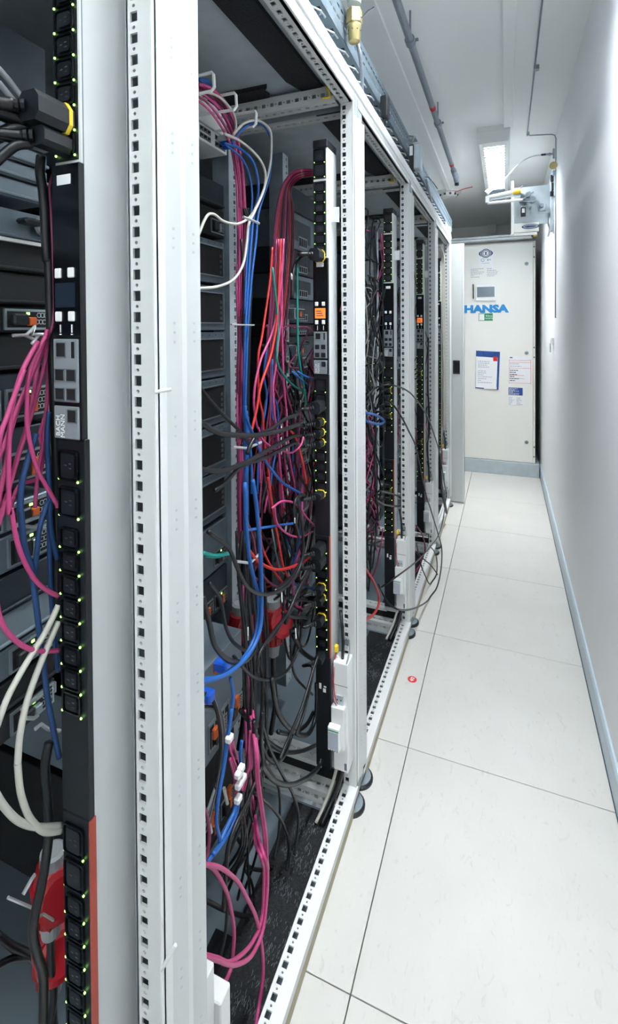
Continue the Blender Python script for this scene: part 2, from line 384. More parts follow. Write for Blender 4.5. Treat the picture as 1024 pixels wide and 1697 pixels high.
# ------------------------------------------------------------------ racks
P0, PITCH = 0.458, 0.80
XI, XO = -0.412, -0.374      # inner and outer edge of the frame profile
ZT, ZB = 1.90, 0.05
def V(*a): return Vector(a)
ORD = ['nearest', 'second', 'third', 'fourth', 'fifth']
def build_rack(k):
    P = P0+PITCH*k; y0 = P+0.04-PITCH
    lab = ['nearest open grey equipment rack, cut off by the left edge of the picture',
           'second open grey rack, with pink cable bundles and red plugs inside',
           'third open grey rack, with a dense black cable tangle behind its post',
           'fourth open grey rack, narrow in view with long looping black cord',
           'farthest open grey rack, its end post next to the far door leaf'][k]
    t = thing('equipment_rack', lab, 'rack', (-0.9, y0+PITCH/2, 0), 'equipment racks along the aisle')
    t.location = (0, 0, 0)
    # far post ------------------------------------------------
    mb = B('powder')
    n = 74
    def fz(s_, t_, d_): return V(t_, P+d_, 0.055+s_)
    mb.strip(fz, n, 0.025, XI, XO-.002, -0.402)
    mb.use('powder')
    for za, zb in ((0.0, 0.055), (0.055+n*.025, 1.95)):
        mb.face(V(XI, P, za), V(XO-.002, P, za), V(XO-.002, P, zb), V(XI, P, zb))
    mb.use('powder_white').prism([(XO-.0045, P-.0006), (XO-.002, P-.0015), (XO-.0008, P), (XO-.0008, P+.002), (XO-.0045, P+.002)], 'z', .03, 1.90)
    mb.use('black_matte').box((XO-.002, P+.003, .03), (XO-.001, P+.006, 1.90))  # dark strip painted in for the shaded slot beside the face
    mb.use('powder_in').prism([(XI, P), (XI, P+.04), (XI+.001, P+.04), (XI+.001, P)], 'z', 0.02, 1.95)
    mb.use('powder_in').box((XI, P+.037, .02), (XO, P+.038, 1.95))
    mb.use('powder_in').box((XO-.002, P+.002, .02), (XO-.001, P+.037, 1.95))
    # see-through cavity divider to catch light inside the holes
    mb.use('server_grey').box((-0.418, P+.018, .02), (-0.3875, P+.0185, 1.95))
    obj('post', mb, t)
    def cover(ya, zl, zh):  # lit flats and shaded slants painted as two tones of one coat
        c = B('powder_white')
        c.prism([(XO, ya+.004), (XO+.001, ya+.004), (XO+.001, ya+.016), (XO, ya+.016)], 'z', zl, zh)
        c.use('powder').prism([(XO, ya+.016), (XO+.001, ya+.016), (XO+.0065, ya+.0385), (XO+.0055, ya+.040), (XO-.004, ya+.040), (XO-.004, ya+.016)], 'z', zl, zh)
        z = 0.16
        while z < 1.86:
            for dz in (-.0115, 0, .0115):
                yy = ya+.028; xx = XO+.001+.0055*(.012/.0225)
                c.use('galv_plate').cyl((xx+.0001, yy, z+dz), (xx+.0004, yy-.0001, z+dz), .0017, n=8)
            z += .1135
        return c
    if k < 4: obj('post_cover', cover(P, .06, 1.865), t)
    else: obj('post_cover', cover(P, .06, 1.90), t)
    obj('post_cover', cover(y0, .06, 1.865), t)
    # near post body (faces the other way)
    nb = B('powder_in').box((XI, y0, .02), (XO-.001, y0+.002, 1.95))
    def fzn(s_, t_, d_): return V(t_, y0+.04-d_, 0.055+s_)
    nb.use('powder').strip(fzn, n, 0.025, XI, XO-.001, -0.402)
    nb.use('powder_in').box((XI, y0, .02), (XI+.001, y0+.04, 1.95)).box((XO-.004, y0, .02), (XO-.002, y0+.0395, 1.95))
    obj('post', nb, t)
    for xx in (-1.40,):
        for yy in (y0, P):
            obj('post', B('panel_grey').box((xx, yy, .02), (xx+.038, yy+.039, 1.95)), t)
    # rails ------------------------------------------------
    def rail_top():  # lighter outer bar and dark groove paint light and shade into the rail
        r = B('powder')
        L = P-(y0+.04); nn = int(L/.025)
        r.strip(lambda s_, t_, d_: V(t_, y0+.045+s_, ZT+d_), nn, .025, XI, XO, -0.400)
        r.face(V(XI, y0+.045+nn*.025, ZT), V(XO, y0+.045+nn*.025, ZT), V(XO, P+.0, ZT), V(XI, P+.0, ZT))
        r.face(V(XI, y0+.01, ZT), V(XO, y0+.01, ZT), V(XO, y0+.045, ZT), V(XI, y0+.045, ZT))
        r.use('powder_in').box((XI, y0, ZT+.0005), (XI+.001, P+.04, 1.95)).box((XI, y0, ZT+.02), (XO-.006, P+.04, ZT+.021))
        r.use('powder_white').prism([(XO-.004, ZT-.0008), (XO, ZT-.0008), (XO+.0008, ZT+.003), (XO+.0008, ZT+.008), (XO-.004, ZT+.010)], 'y', y0, P+.0)
        r.use('panel_grey').box((XO-.012, y0, ZT+.0), (XO-.0045, P+.04, 1.95))
        r.use('powder').prism([(XO-.004, ZT+.012), (XO+.000, ZT+.020), (XO-.000, ZT+.030), (XO-.006, ZT+.030)], 'y', y0, P+.04)
        r.use('powder_white').prism([(XO-.004, ZT+.028), (XO+.004, ZT+.030), (XO+.008, ZT+.042), (XO+.007, ZT+.056), (XO, ZT+.060), (XO-.006, ZT+.060)], 'y', y0, P+.04)
        return r
    obj('top_rail', rail_top(), t)
    r = B('powder_white')
    L = P-(y0+.04); nn = int(L/.025)
    r.strip(lambda s_, t_, d_: V(t_, y0+.045+s_, ZB-d_), nn, .025, XI, XO+.002, -0.401, hw=.0055)
    r.face(V(XI, y0+.045+nn*.025, ZB), V(XO+.002, y0+.045+nn*.025, ZB), V(XO+.002, P+.006, ZB), V(XI, P+.006, ZB))
    r.use('powder').face(V(XO+.002, y0+.02, ZB), V(XO+.002, P+.006, ZB), V(XO+.002, P+.006, ZB-.018), V(XO+.002, y0+.02, ZB-.018))
    r.use('powder').box((XI-.001, y0+.02, .004), (XI, P+.02, ZB))
    r.use('panel_grey').box((XI, y0+.03, .028), (XO, P, .030))
    obj('bottom_rail', r, t)
    obj('sealing_strip', B('beige').box((XO-.012, y0+.05, 0.001), (XO+.0005, P-.03, .031)), t)
    # front side rails of the frame
    for z in (.03, 1.91):
        obj('front_rail', B('panel_grey').box((-1.40, y0+.04, z), (-1.362, P, z+.035)), t)
    # cross rails
    nx = 36
    def cross(yf, sgn, zlo, zhi, two=True):
        c = B('powder')
        c.strip(lambda s_, t_, d_: V(XI-.004-s_, yf-sgn*(-d_), t_), nx, .025, zlo, zhi, (zlo+zhi)/2, hw=.0052)
        return c
    # top, far side (facing the camera)
    c = cross(P-.035, 1, 1.895, 1.935)
    c.strip(lambda s_, t_, d_: V(XI-.004-s_, t_, 1.895+d_), nx, .025, P-.035, P+.0, P-.018, hw=.0045)
    c.use('powder_in').box((-1.36, P-.03, 1.93), (XI, P+.02, 1.94))
    obj('top_cross_rail', c, t)
    c = B('powder').strip(lambda s_, t_, d_: V(XI-.004-s_, t_, 1.895+d_), nx, .025, y0+.0, y0+.04, y0+.020, hw=.0045)
    c.use('powder_in').box((-1.36, y0+.0, 1.90), (XI, y0+.002, 1.93))
    obj('top_cross_rail', c, t)
    # bottom far side: upper ledge and lower ledge
    c = B('powder').strip(lambda s_, t_, d_: V(XI-.004-s_, t_, .095-d_), nx, .025, P-.012, P+.026, P+.008, hw=.005)
    c.use('powder').box((-1.36, P-.012, .082), (XI-.06, P-.010, .0945))
    c.use('black_matte').box((-1.36, P-.004, .052), (XI, P-.002, .081))
    c.use('powder').strip(lambda s_, t_, d_: V(XI-.004-s_, t_, .052-d_), nx, .025, P-.048, P-.004, P-.026, hw=.005)
    c.strip(lambda s_, t_, d_: V(XI-.004-s_, P-.048+d_, t_), nx, .025, .018, .052, .034, hw=.005)
    c.use('powder_in').box((-1.36, P-.060, .004), (XI-.002, P-.049, .018))
    obj('bottom_cross_rail', c, t)
    c = B('powder').box((-1.36, y0+.0, .02), (XI, y0+.04, .052))
    obj('bottom_cross_rail', c, t)
    # roof
    rf = B('panel_grey' if k == 0 else 'galv_plate').box((-1.37, y0+.002, 1.950), (XI, P+.038, 1.953))
    obj('roof_panel', rf, t)
    if k: 
        obj('brush_strip', B('carpet').prism([(-.530, y0+.03), (-.456, y0+.03), (-.454, P-.012), (-.470, P-.004), (-.476, P-.022), (-.494, P-.010), (-.507, P-.016), (-.530, P-.09)], 'z', 1.938, 1.9495), t)
        obj('brush_strip', B('carpet').prism([(-.590, P-.082), (-.612, P-.058), (-.606, P-.034), (-.622, P-.005), (-.95, P-.005), (-.95, P-.088)], 'z', 1.938, 1.9495), t)
    # base
    obj('base_panel', B('panel_grey').box((-1.37, y0+.05, .002), (XI-.001, P-.05, .006)), t)
    mb = B('carpet').box((-.535, y0+.06, .0065), (XI-.002, P-.062, .014))
    obj('brush_mat', mb, t)
    rb = random.Random(k); mb = B('bristle')
    if k in (1, 2):
        for c_ in range(42):
            cx, cy = rb.uniform(-.50, -.435), rb.uniform(y0+.10, P-.10)
            for q_ in range(14):
                bx, by = cx+rb.uniform(-.022, .022), cy+rb.uniform(-.012, .012); l_ = rb.uniform(.003, .008); a_ = rb.uniform(-.5, .5)
                mb.face((bx, by, .0143), (bx+.0005, by, .0143), (bx+.0005+l_*math.sin(a_), by+l_*math.cos(a_), .0155), (bx+l_*math.sin(a_), by+l_*math.cos(a_), .0155))
        obj('bristles', mb, t, kind='stuff')
    # leveling feet
    for yy in (P-.002, y0+.042):
        f = B('black').lathe((XO-.018, yy, 0), (0, 0, 1), [(0, .040), (.006, .040), (.009, .036)], 24)
        f.use('steel').lathe((XO-.018, yy, .0091), (0, 0, 1), [(0, .0345), (.002, .034), (.004, .015), (.018, .008)], 20)
        obj('leveling_foot', f, t)
    # 19 inch rear mounting rails
    xr = -0.68
    for yy, sg in (((y0+.17, 1), (y0+.63, 1)) if k else ((y0+.17, 1),)):
        m_ = B('galv_plate').strip(lambda s_, t_, d_: V(xr-d_, t_, .10+s_), 80, .0222, yy, yy+.040, yy+.028, hw=.0048, hh=.005)
        m_.use('galv').box((xr-.05, yy+.040, .10), (xr, yy+.0415, 1.876))
        m_.use('galv').box((xr-.05, yy-.0015, .10), (xr, yy, 1.876))
        obj('mounting_rail', m_, t)
        obj('mounting_rail', B('dark_metal').box((-1.27, yy, .10), (-1.24, yy+.04, 1.876)), t)
    # dark perforated door on the cold side
    d = B('dark_metal').box((-1.44, y0+.005, .03), (-1.42, P+.035, 1.96))
    for j in range(1, 9):
        d.use('black_matte').box((-1.4195, y0+.04, .03+j*.21), (-1.417, P, .034+j*.21))
    obj('front_door', d, t)
    return t
for k in range(5): build_rack(k)

# ------------------------------------------------------------------ power strips (vertical)
def rrect(w, h, r, n=3):
    pts = []
    for cx, cy, a0 in ((w-r, h-r, 0), (-w+r, h-r, 90), (-w+r, -h+r, 180), (w-r, -h+r, 270)):
        for i in range(n+1):
            a = math.radians(a0+90*i/n); pts.append((cx+r*math.cos(a), cy+r*math.sin(a)))
    return pts
def outlet_mesh(w, h, nm):
    mb = B('black_gloss')
    o_ = rrect(w, h, .004); i_ = rrect(w-.0016, h-.0016, .003); c_ = rrect(w-.005, h-.004, .003)
    def ring(a, ya, b, yb):
        for i in range(len(a)):
            j = (i+1) % len(a)
            mb.face((a[i][0], ya, a[i][1]), (a[j][0], ya, a[j][1]), (b[j][0], yb, b[j][1]), (b[i][0], yb, b[i][1]))
    ring(o_, 0, o_, -.003); ring(o_, -.003, i_, -.003); ring(i_, -.003, i_, -.0004)
    mb.use('black'); ring(i_, -.0004, c_, -.0004)
    ring(c_, -.0004, c_, -.003)
    mb.face(*[(p[0], -.003, p[1]) for p in c_])
    mb.use('gap')
    for (x, z) in ((-.0035, .0), (.0035, .002), (.0035, -.003)):
        mb.box((x-.0016, -.0033, z-.0006), (x+.0016, -.0028, z+.0006))
    return mb.mesh(nm)
OM13 = outlet_mesh(.0135, .0118, 'outlet'); OM19 = outlet_mesh(.0150, .0170, 'outlet')
LEDM = B('led').lathe((0, 0, 0), (0, -1, 0), [(0, .0013), (.0012, .0013), (.0016, 0)], 6).mesh('indicator_light')
def pdu(k, label, display):
    P = P0+PITCH*k; yf = P-.05
    t = thing('power_strip', label, 'power strip', (-.4515, yf, 0), 'vertical power strips')
    x0, x1 = -.0195, .0195
    h = B('pdu_white').prism([(x0, .0), (x1-.001, 0), (x1, .0015), (x1, .070), (x0, .070)], 'z', .127, 1.772)
    h.use('powder_in').box((x1-.001, .0695, .127), (x1+.001, .071, 1.772))
    h.use('panel_grey').box((x1+.0001, .0018, .13), (x1+.0003, .0030, 1.77))
    obj('housing', h, t)
    obj('end_cap', B('black').bbox((x0-.001, -.003, 1.770), (x1+.001, .072, 1.792), .002), t)
    # bracket to the post
    for z in ((1.60, .30) if k else ()):
        obj('bracket', B('powder').box((x1, .030, z-.02), (x1+.022, .032, z+.02)), t)
    def face(z0, z1, m, d=-.004, xa=x0, xb=x1): return B(m).bbox((xa-.0005, d, z0), (xb+.0005, .002, z1), .0012)
    obj('outlet_panel', B('black').box((x0-.0002, -.001, 1.69), (x1-.004, .001, 1.770)), t)
    obj('outlet_panel', B('black').box((x0-.0002, -.001, 1.487), (x1-.004, .001, 1.684)), t)
    obj('control_module', face(1.178, 1.482, 'black_gloss', -.006, x0, x1+.002), t)
    obj('outlet_panel', B('black').bbox((x0-.0005, -.003, .75), (x1+.002, .005, 1.177), .001), t)
    obj('outlet_panel', B('black').bbox((x0-.0005, -.003, .424), (x1+.001, .002, .749), .001), t)
    obj('colour_stripe', B('pdu_red').box((x1+.0005, -.003, .424), (x1+.002, .006, .749)), t, label='red edge stripe')
    obj('blank_panel', B('black').bbox((x0-.0005, -.003, .127), (x1+.002, .005, .423), .001), t)
    def out(z, big):
        o_ = obj('outlet', OM19 if big else OM13, t, (-.001, -.0012 if z > 1.48 else -.0032, z))
        dz = -.0135 if not big else -.018
        obj('indicator_light', LEDM, o_, (-.0145, -.001, dz+.002)); obj('indicator_light', LEDM, o_, (.0135, -.001, dz))
    for z in (1.750, 1.712): out(z, True)
    for i in range(7): out(1.668-.0272*i, False)
    for z in (1.148, 1.107): out(z, True)
    for i in range(8): out(1.066-.0267*i, False)
    for z in (.722, .682): out(z, True)
    for i in range(8): out(.646-.0265*i, False)
    d = -.0065
    # module details
    obj('label_plate', B('label_white').box((-.010, d-.0006, 1.459), (.010, d, 1.470)), t)
    for z in (1.362, 1.314):
        for x in (-.010, .009): obj('push_button', B('label_white').bbox((x-.0045, d-.002, z-.0055), (x+.0045, d+.001, z+.0055), .001), t)
    obj('display', B('display_orange' if display else 'screen_dark').box((-.0145, d-.0008, 1.324), (.0145, d, 1.351)), t)
    if display:
        mb = B('ink')
        for q in range(3): mb.box((-.011, d-.0012, 1.330+q*.006), (.009-q*.003, d-.0008, 1.3325+q*.006))
        obj('display_text', mb, t)
    mb = B('label_white')
    for x in (-.008, .009): mb.box((x-.0008, d-.0004, 1.296), (x+.0008, d, 1.305)).box((x-.0014, d-.0004, 1.2935), (x+.0014, d, 1.2948))
    obj('printed_marks', mb, t)
    obj('port_panel', B('module_grey').bbox((-.0185, d-.0015, 1.219), (.0185, d+.001, 1.289), .001), t)
    obj('port_panel', B('module_grey').bbox((-.0185, d-.0015, 1.178), (.0185, d+.001, 1.2145), .001), t)
    def port(x, z, w=.0062, h=.006):
        m_ = B('steel'); q = d-.0018
        m_.box((x-w-.001, q-.0006, z+h), (x+w+.001, q, z+h+.001)).box((x-w-.001, q-.0006, z-h-.001), (x+w+.001, q, z-h))
        m_.box((x-w-.001, q-.0006, z-h), (x-w, q, z+h)).box((x+w, q-.0006, z-h), (x+w+.001, q, z+h))
        m_.use('black_matte').box((x-w, q-.0002, z-h), (x+w, q+.0002, z+h)); m_.box((x-.0015, q-.0003, z-h-.0006), (x+.0015, q, z-h))
        obj('network_port', m_, t)
    port(-.006, 1.277, .0065, .0075)
    obj('usb_port', B('black_matte').box((.0095, d-.0022, 1.268), (.0135, d-.0012, 1.286)), t)
    for z in (1.249, 1.228):
        for x in (-.0085, .0085): port(x, z)
    port(.009, 1.204, .0058, .0065)
    text('BACH\nMANN', .0088, (-.0082, d-.0017, 1.1925), (math.pi/2, -math.pi/2, 0), 'label_white', t, 'logo_lettering', ext=.0002)
    # marks on blank panel
    if k:
        mb = B('label_white').box((-.010, -.0036, .337), (-.004, -.003, .352)).box((.001, -.0036, .330), (.009, -.003, .340)).box((.003, -.0036, .343), (.010, -.003, .347))
        obj('printed_marks', mb, t)
    return t
pdu(0, 'nearest black and white vertical power strip, dark screen, at the left edge', False)
pdu(1, 'second power strip, orange lit display, among pink cables', True)
pdu(2, 'third power strip from the front, with dark display and long row of green lights', False)
pdu(3, 'fourth power strip from the front, small orange lit display', True)
pdu(4, 'farthest power strip, beside the last rack post', False)

# ------------------------------------------------------------------ fuse boxes on post foot
def fuse_box(k, label, dy=0, dz=0):
    P = P0+PITCH*k
    t = thing('fuse_box', label, 'fuse box', (0, P+dy, dz), 'fuse boxes low on the rack posts')
    y = -.001
    x0, x1 = -.424, -.384
    b = B('powder_white').bbox((x0, -.046, .125), (x1, y, .415), .0015)
    obj('enclosure', b, t)
    obj('cover_plate', B('powder_white').bbox((x0, -.0465, .300), (x1-.001, -.030, .413), .001), t)
    obj('seam', B('gap').box((x0-.0003, -.0468, .354), (x1-.0008, -.0460, .3552)), t)
    obj('breaker_block', B('powder_white').bbox((x0-.002, -.062, .195), (x1-.006, -.045, .305), .002), t)
    mb = B('label_white').bbox((x0-.006, -.078, .200), (x1-.014, -.060, .262), .002)
    obj('energy_meter', mb, t)
    mb = B('ink_faint').box((x0-.003, -.0786, .206), (x1-.017, -.0782, .250)); mb.use('badge_green').box((x0-.004, -.0788, .253), (x1-.016, -.0782, .2555))
    mb.use('ink')
    for q in range(4): mb.box((x0+.0005+q*.006, -.0788, .2025), (x0+.004+q*.006, -.0784, .2045))
    obj('meter_face', mb, t)
    mb = B('galv_plate').bbox((x0+.006, -.050, .303), (x1-.012, -.044, .330), .001); mb.use('gap')
    for q in (0, 1): mb.cyl((x0+.012+q*.010, -.0505, .318), (x0+.012+q*.010, -.0500, .318), .002, n=8)
    obj('terminal', mb, t)
    mb = B('ink').box((x1-.010, -.0472, .132), (x1-.0075, -.0465, .150)).box((x1-.0065, -.0472, .132), (x1-.004, -.0465, .150))
    obj('printed_marks', mb, t)
    cl = B('steel').tube([(x1-.004, -.045, .416), (x1-.004, -.02, .430), (x1-.008, -.004, .445), (x1-.022, -.004, .445), (x1-.020, -.03, .418)], .0018, 6)
    cl.cyl((x1-.014, -.006, .452), (x1-.014, -.012, .452), .008, n=12)
    obj('clamp', cl, t)
    obj('cord', B('black_cable').tube([(x0+.02, -.028, .412), (x0+.019, -.020, .45), (x0+.014, -.010, .49), (x0+.004, .004, .525)], .0042, 8), t, smooth=True)
    obj('connector', B('yellow').bbox((x0-.002, -.034, .430), (x0+.008, -.022, .448), .002), t)
    obj('thin_wire', B('red_mark').tube([(x0+.002, -.03, .432), (x0+.003, -.046, .40), (x0+.002, -.049, .36), (x0+.006, -.052, .325), (x0+.014, -.054, .310)], .0011, 5), t, smooth=True)
    obj('thin_wire', B('magenta_dark').tube([(x0+.003, -.03, .432), (x0-.003, -.046, .40), (x0-.002, -.049, .35), (x0+.004, -.056, .315), (x0+.012, -.056, .306)], .0011, 5), t, smooth=True)
fuse_box(1, 'white fuse box with small meter at the foot of the second post')
fuse_box(2, 'white fuse box at the foot of the third post behind a looped cord')
fuse_box(3, 'white fuse box at the foot of the fourth post')
fuse_box(4, 'small white fuse box on the farthest post')
# partly hidden box behind nearest post
t = thing('fuse_box', 'white fuse box peeking out behind the foot of the nearest wide post', 'fuse box', (0, 0, 0), 'fuse boxes low on the rack posts')
a = onx(337, 1600, -.43); b_ = onx(357, 1560, -.40)
obj('enclosure', B('powder_white').bbox((-.440, .545, .10), (-.402, b_.y, onx(350, 1560, -.42).z), .002), t)
obj('clamp', B('steel').tube([(-.412, .56, .262), (-.412, .585, .268), (-.414, .60, .262)], .003, 8), t)
obj('breaker_block', B('powder_white').bbox((-.424, b_.y, .05), (-.392, b_.y+.028, onx(365, 1645, -.4).z), .002), t)

# little rods on the nearest post cover
for (v, lab) in ((648, 'short white round rod across the nearest post at mid height'), (1580, 'short white round rod near the foot of the nearest post')):
    a = onx(257, v+2, XO+.002); e = onx(284, v-3, XO+.016)
    if v > 1000: a = onx(268, 1607, XO+.002); e = onx(291, 1566, XO+.016)
    t_ = obj('hinge_rod', B('powder').tube([a, e], .0022, 10), smooth=False); tag(t_, lab, 'rod')

# ------------------------------------------------------------------ cable tray
t = thing('cable_tray', 'galvanised perforated cable tray running above the rack tops', 'tray', (0, 0, 0))
tx0, tx1, tz = -.52, -.394, 2.05
obj('tray_bottom', B('tray').box((tx0, -.4, tz), (tx1, 4.0, tz+.002)), t)
mb = B('tray')
yy = 0.9
mb.box((tx1-.0015, -.4, tz+.0), (tx1, .9, tz+.090))
n = 104; pt = .03
def slotwall():
    # side wall with two staggered rows of real slots
    zr = [tz, tz+.034, tz+.041, tz+.064, tz+.071, tz+.090]
    for i in range(n):
        y = .9+i*pt
        for (za, zb) in ((zr[0], zr[1]), (zr[2], zr[3]), (zr[4], zr[5])): mb.face((tx1, y, za), (tx1, y+pt, za), (tx1, y+pt, zb), (tx1, y, zb))
        for q, (za, zb) in enumerate(((zr[1], zr[2]), (zr[3], zr[4]))):
            o_ = 0 if q == 0 else 0
            mb.face((tx1, y, za), (tx1, y+.012, za), (tx1, y+.012, zb), (tx1, y, zb))
slotwall()
obj('tray_side', mb, t)
obj('tray_side', B('tray').box((tx0, -.4, tz), (tx0+.0015, 4.0, tz+.090)), t)
obj('tray_lip', B('tray').box((tx1-.012, -.4, tz+.090), (tx1, 4.0, tz+.09015)), t)
hk = B('wire').tube([(-.020, -.034, 0), (-.018, -.034, -.010), (-.004, -.032, -.014), (.011, -.010, -.016), (.012, .018, -.014), (.007, .028, -.008), (.004, .028, 0)], .0022, 6)
hk.use('black_matte').box((-.014, -.004, -.0006), (.006, .006, 0)); hk.use('galv_plate').cyl((-.002, .02, 0), (-.002, .02, -.004), .003, n=8)
hm = hk.mesh('hook')
y = .9
while y < 3.9:
    obj('hook', hm, t, (-.409, y, tz)); y += .092
for y in (.5, 1.5, 2.5, 3.5):
    obj('support_foot', B('galv').box((-.515, y-.01, 1.954), (-.48, y+.01, tz), ), t)

# ------------------------------------------------------------------ brass valve
vy = 1.25; vp = ony(587, 40, vy); vx = vp.x
def vz(v): return ony(587, v, vy).z
t = thing('brass_valve', 'brass hexagonal outlet valve hanging from a grey pipe fitting near the ceiling', 'valve', (vx, vy, vz(0)))
z0 = vz(0)
obj('pipe_stub', B('galv_plate').lathe((0, 0, CZ-z0), (0, 0, -1), [(0, .014), (CZ-z0-.02, .014), (CZ-z0-.018, .021), (CZ-z0-.004, .021), (CZ-z0, .018), (CZ-z0+.012, .018)], 16), t, smooth=False)
obj('body', B('brass').lathe((0, 0, vz(17)-z0), (0, 0, -1), [(0, .013), (.001, .021), (vz(17)-vz(40), .0215), (vz(17)-vz(42), .018)], 6), t)
obj('outlet_cup', B('brass').lathe((0, 0, vz(40)-z0), (0, 0, -1), [(0, .0175), (.008, .0185), (.012, .017), (vz(40)-vz(69), .0155), (vz(40)-vz(70), .014)], 18), t, smooth=True)
mb = B('black')
for q in range(8):
    a = q*math.pi/4; mb.cyl((math.cos(a)*.0165, math.sin(a)*.0165, vz(53)-z0), (math.cos(a)*.018, math.sin(a)*.018, vz(53)-z0), .0016, n=6)
obj('vent_holes', mb, t)
obj('cable_tie', B('black').tube([(-.02, 0, -.052), (0, -.021, -.055), (.021, 0, -.05), (.035, .01, -.03), (.048, .02, -.018)], .0014, 5), t)
hose = [ony(592, 70, vy+.03), ony(597, 95, vy+.05), ony(600, 125, vy+.08), ony(600, 150, vy+.10), ony(600, 175, vy+.13)]
tag(obj('flexible_hose', B('pipe_grey').tube(hose, .0055, 8), smooth=True), 'thin grey hose dropping behind the brass valve to the rack top', 'hose')

# black box on the tray, sensor box with bracket
a = ony(638, 177, 1.62)
t = thing('tray_clip', 'small black plastic clip on the edge of the cable tray', 'clip', a)
obj('body', B('black').bbox((-.012, -.02, -.04), (.012, .02, .032), .004), t)
obj('tail', B('black_cable').tube([(0, 0, -.04), (-.004, .01, -.055), (-.012, .02, -.07), (-.02, .03, -.085)], .004, 6), t)
a = ony(691, 262, 2.20)
t = thing('sensor_unit', 'grey sensor box with a black label strip mounted over the rack tops', 'sensor', a)
obj('body', B('galv_plate').bbox((-.014, -.04, -.065), (.024, .04, .062), .005), t)
t.scale = (.8, .8, .85)
obj('label_strip', B('black').box((-.034, -.054, -.10), (-.010, -.046, .055)), t)
obj('label_plate', B('label_white').box((-.031, -.0562, -.0), (-.014, -.0545, .048)), t)
obj('bracket', B('galv_plate').box((-.10, -.03, .095), (.0, .03, .102)), t)
obj('cord', B('grey_cable').tube([(-.02, -.04, .07), (-.01, -.04, .10), (-.04, -.03, .11), (-.075, 0, .095), (-.085, .01, .06)], .005, 7), t, smooth=True)
obj('cord', B('copper').tube([(-.022, -.045, -.10), (-.012, -.03, -.125), (-.02, 0, -.14)], .009, 7), t, smooth=True)
tag(obj('hanging_cord', B('pipe_grey').tube([ony(706, 298, 2.35), ony(711, 316, 2.45), ony(715, 334, 2.6)], .006, 6), smooth=True), 'grey cord running down from the sensor box to the tray', 'cord')
tag(obj('cable_tie', B('black').tube([ony(704, 293, 2.35), ony(710, 294, 2.36), ony(718, 303, 2.38), ony(725, 313, 2.38)], .0018, 5)), 'thin black cable tie sticking out beside the sensor box', 'tie')
# end plate of the tray above the last rack
a = onx(745, 385, XO)
mb = B('powder_white').prism([(a.z-.16, 0)], 'x', 0, 0, False) if False else B('powder_white')
ye = P0+PITCH*4+.045
mb.box((XO-.10, ye, 1.90), (XO+.004, ye+.003, 2.03)); mb.use('galv_plate').prism([(ye-.22, 1.965), (ye, 1.965), (ye, 2.03), (ye-.22, 2.03)], 'x', XO-.012, XO-.010)
tag(obj('end_plate', mb), 'white folded end plate on top of the farthest rack corner', 'plate')

# ------------------------------------------------------------------ door leaf at the row end
xa, xb = -1.1, onz(769, 838, 0.0).x
yd = P0+4*PITCH+.075
xb = ony(769, 700, yd).x
t = thing('door_leaf', 'tall narrow pale grey door leaf with black recessed pull at the row end', 'door', (0, 0, 0))
obj('leaf', B('powder').bbox((xa, yd, .01), (xb, yd+.035, ony(760, 404, yd).z), .002), t)
obj('edge_profile', B('powder_white').bbox((xb-.012, yd-.002, .01), (xb, yd+.037, ony(760, 404, yd).z), .002), t)
c0, c1 = ony(750.5, 597, yd), ony(762, 620, yd)
mb = B('black').bbox((c0.x, yd-.004, c1.z), (c1.x, yd+.001, c0.z), .002); mb.use('black_gloss').box((c0.x+.012, yd-.005, c1.z+.015), (c1.x-.004, yd-.0038, c0.z-.015))
obj('recessed_pull', mb, t)

# ------------------------------------------------------------------ cooling cabinet
YC = 4.6
def q(u, v, y=YC): return ony(u, v, y)
xr_ = q(887, 600).x; ztop = q(830, 402).z
t = thing('cooling_cabinet', 'large cream cooling cabinet with blue HANSA lettering at the aisle end', 'cabinet', (0, 0, 0))
obj('body', B('cream').bbox((-1.0, YC+.012, .118), (xr_, 5.5, ztop), .003), t)
obj('door_panel', B('cream').bbox((-.95, YC, .122), (xr_-.018, YC+.012, ztop-.012), .002), t)
obj('plinth', B('galv_plate').bbox((-1.0, YC-.01, 0), (q(891, 780).x+.012, 5.45, .118), .002), t)
obj('edge_post', B('cream').bbox((xr_-.014, YC-.002, .122), (xr_, YC+.012, ztop-.004), .002), t)
for v in (437, 585, 733):
    p = q(872.5, v); m_ = B('steel').lathe((p.x, YC, p.z), (0, -1, 0), [(0, .016), (.005, .015), (.006, .008)], 14); m_.use('black').box((p.x-.006, YC-.0075, p.z-.002), (p.x+.006, YC-.006, p.z+.002))
    obj('door_lock', m_, t)
for v in (409, 426, 576, 592, 741, 757):
    p = q(885, v); obj('screw', B('gap').lathe((p.x, YC-.002, p.z), (0, -1, 0), [(0, .006), (.003, .005)], 8), t)
a, b_ = q(788, 473), q(822, 498)
obj('display_bezel', B('label_white').bbox((a.x, YC-.012, b_.z), (b_.x, YC, a.z), .003), t)
a, b_ = q(790.5, 476), q(819.5, 492)
obj('display', B('screen_grey').box((a.x, YC-.013, b_.z), (b_.x, YC-.0118, a.z)), t)
obj('touch_pen', B('black').tube([q(784, 471, YC-.012), q(784.5, 495, YC-.012)], .005, 6), t)
# lettering
cc = q(804.5, 512.5)
text('HANSA', .088, (cc.x+.0, YC-.001, cc.z), (math.pi/2, 0, 0), 'hansa_blue', t, 'hansa_lettering', bold=.0055, ext=.001, sx=1.25)
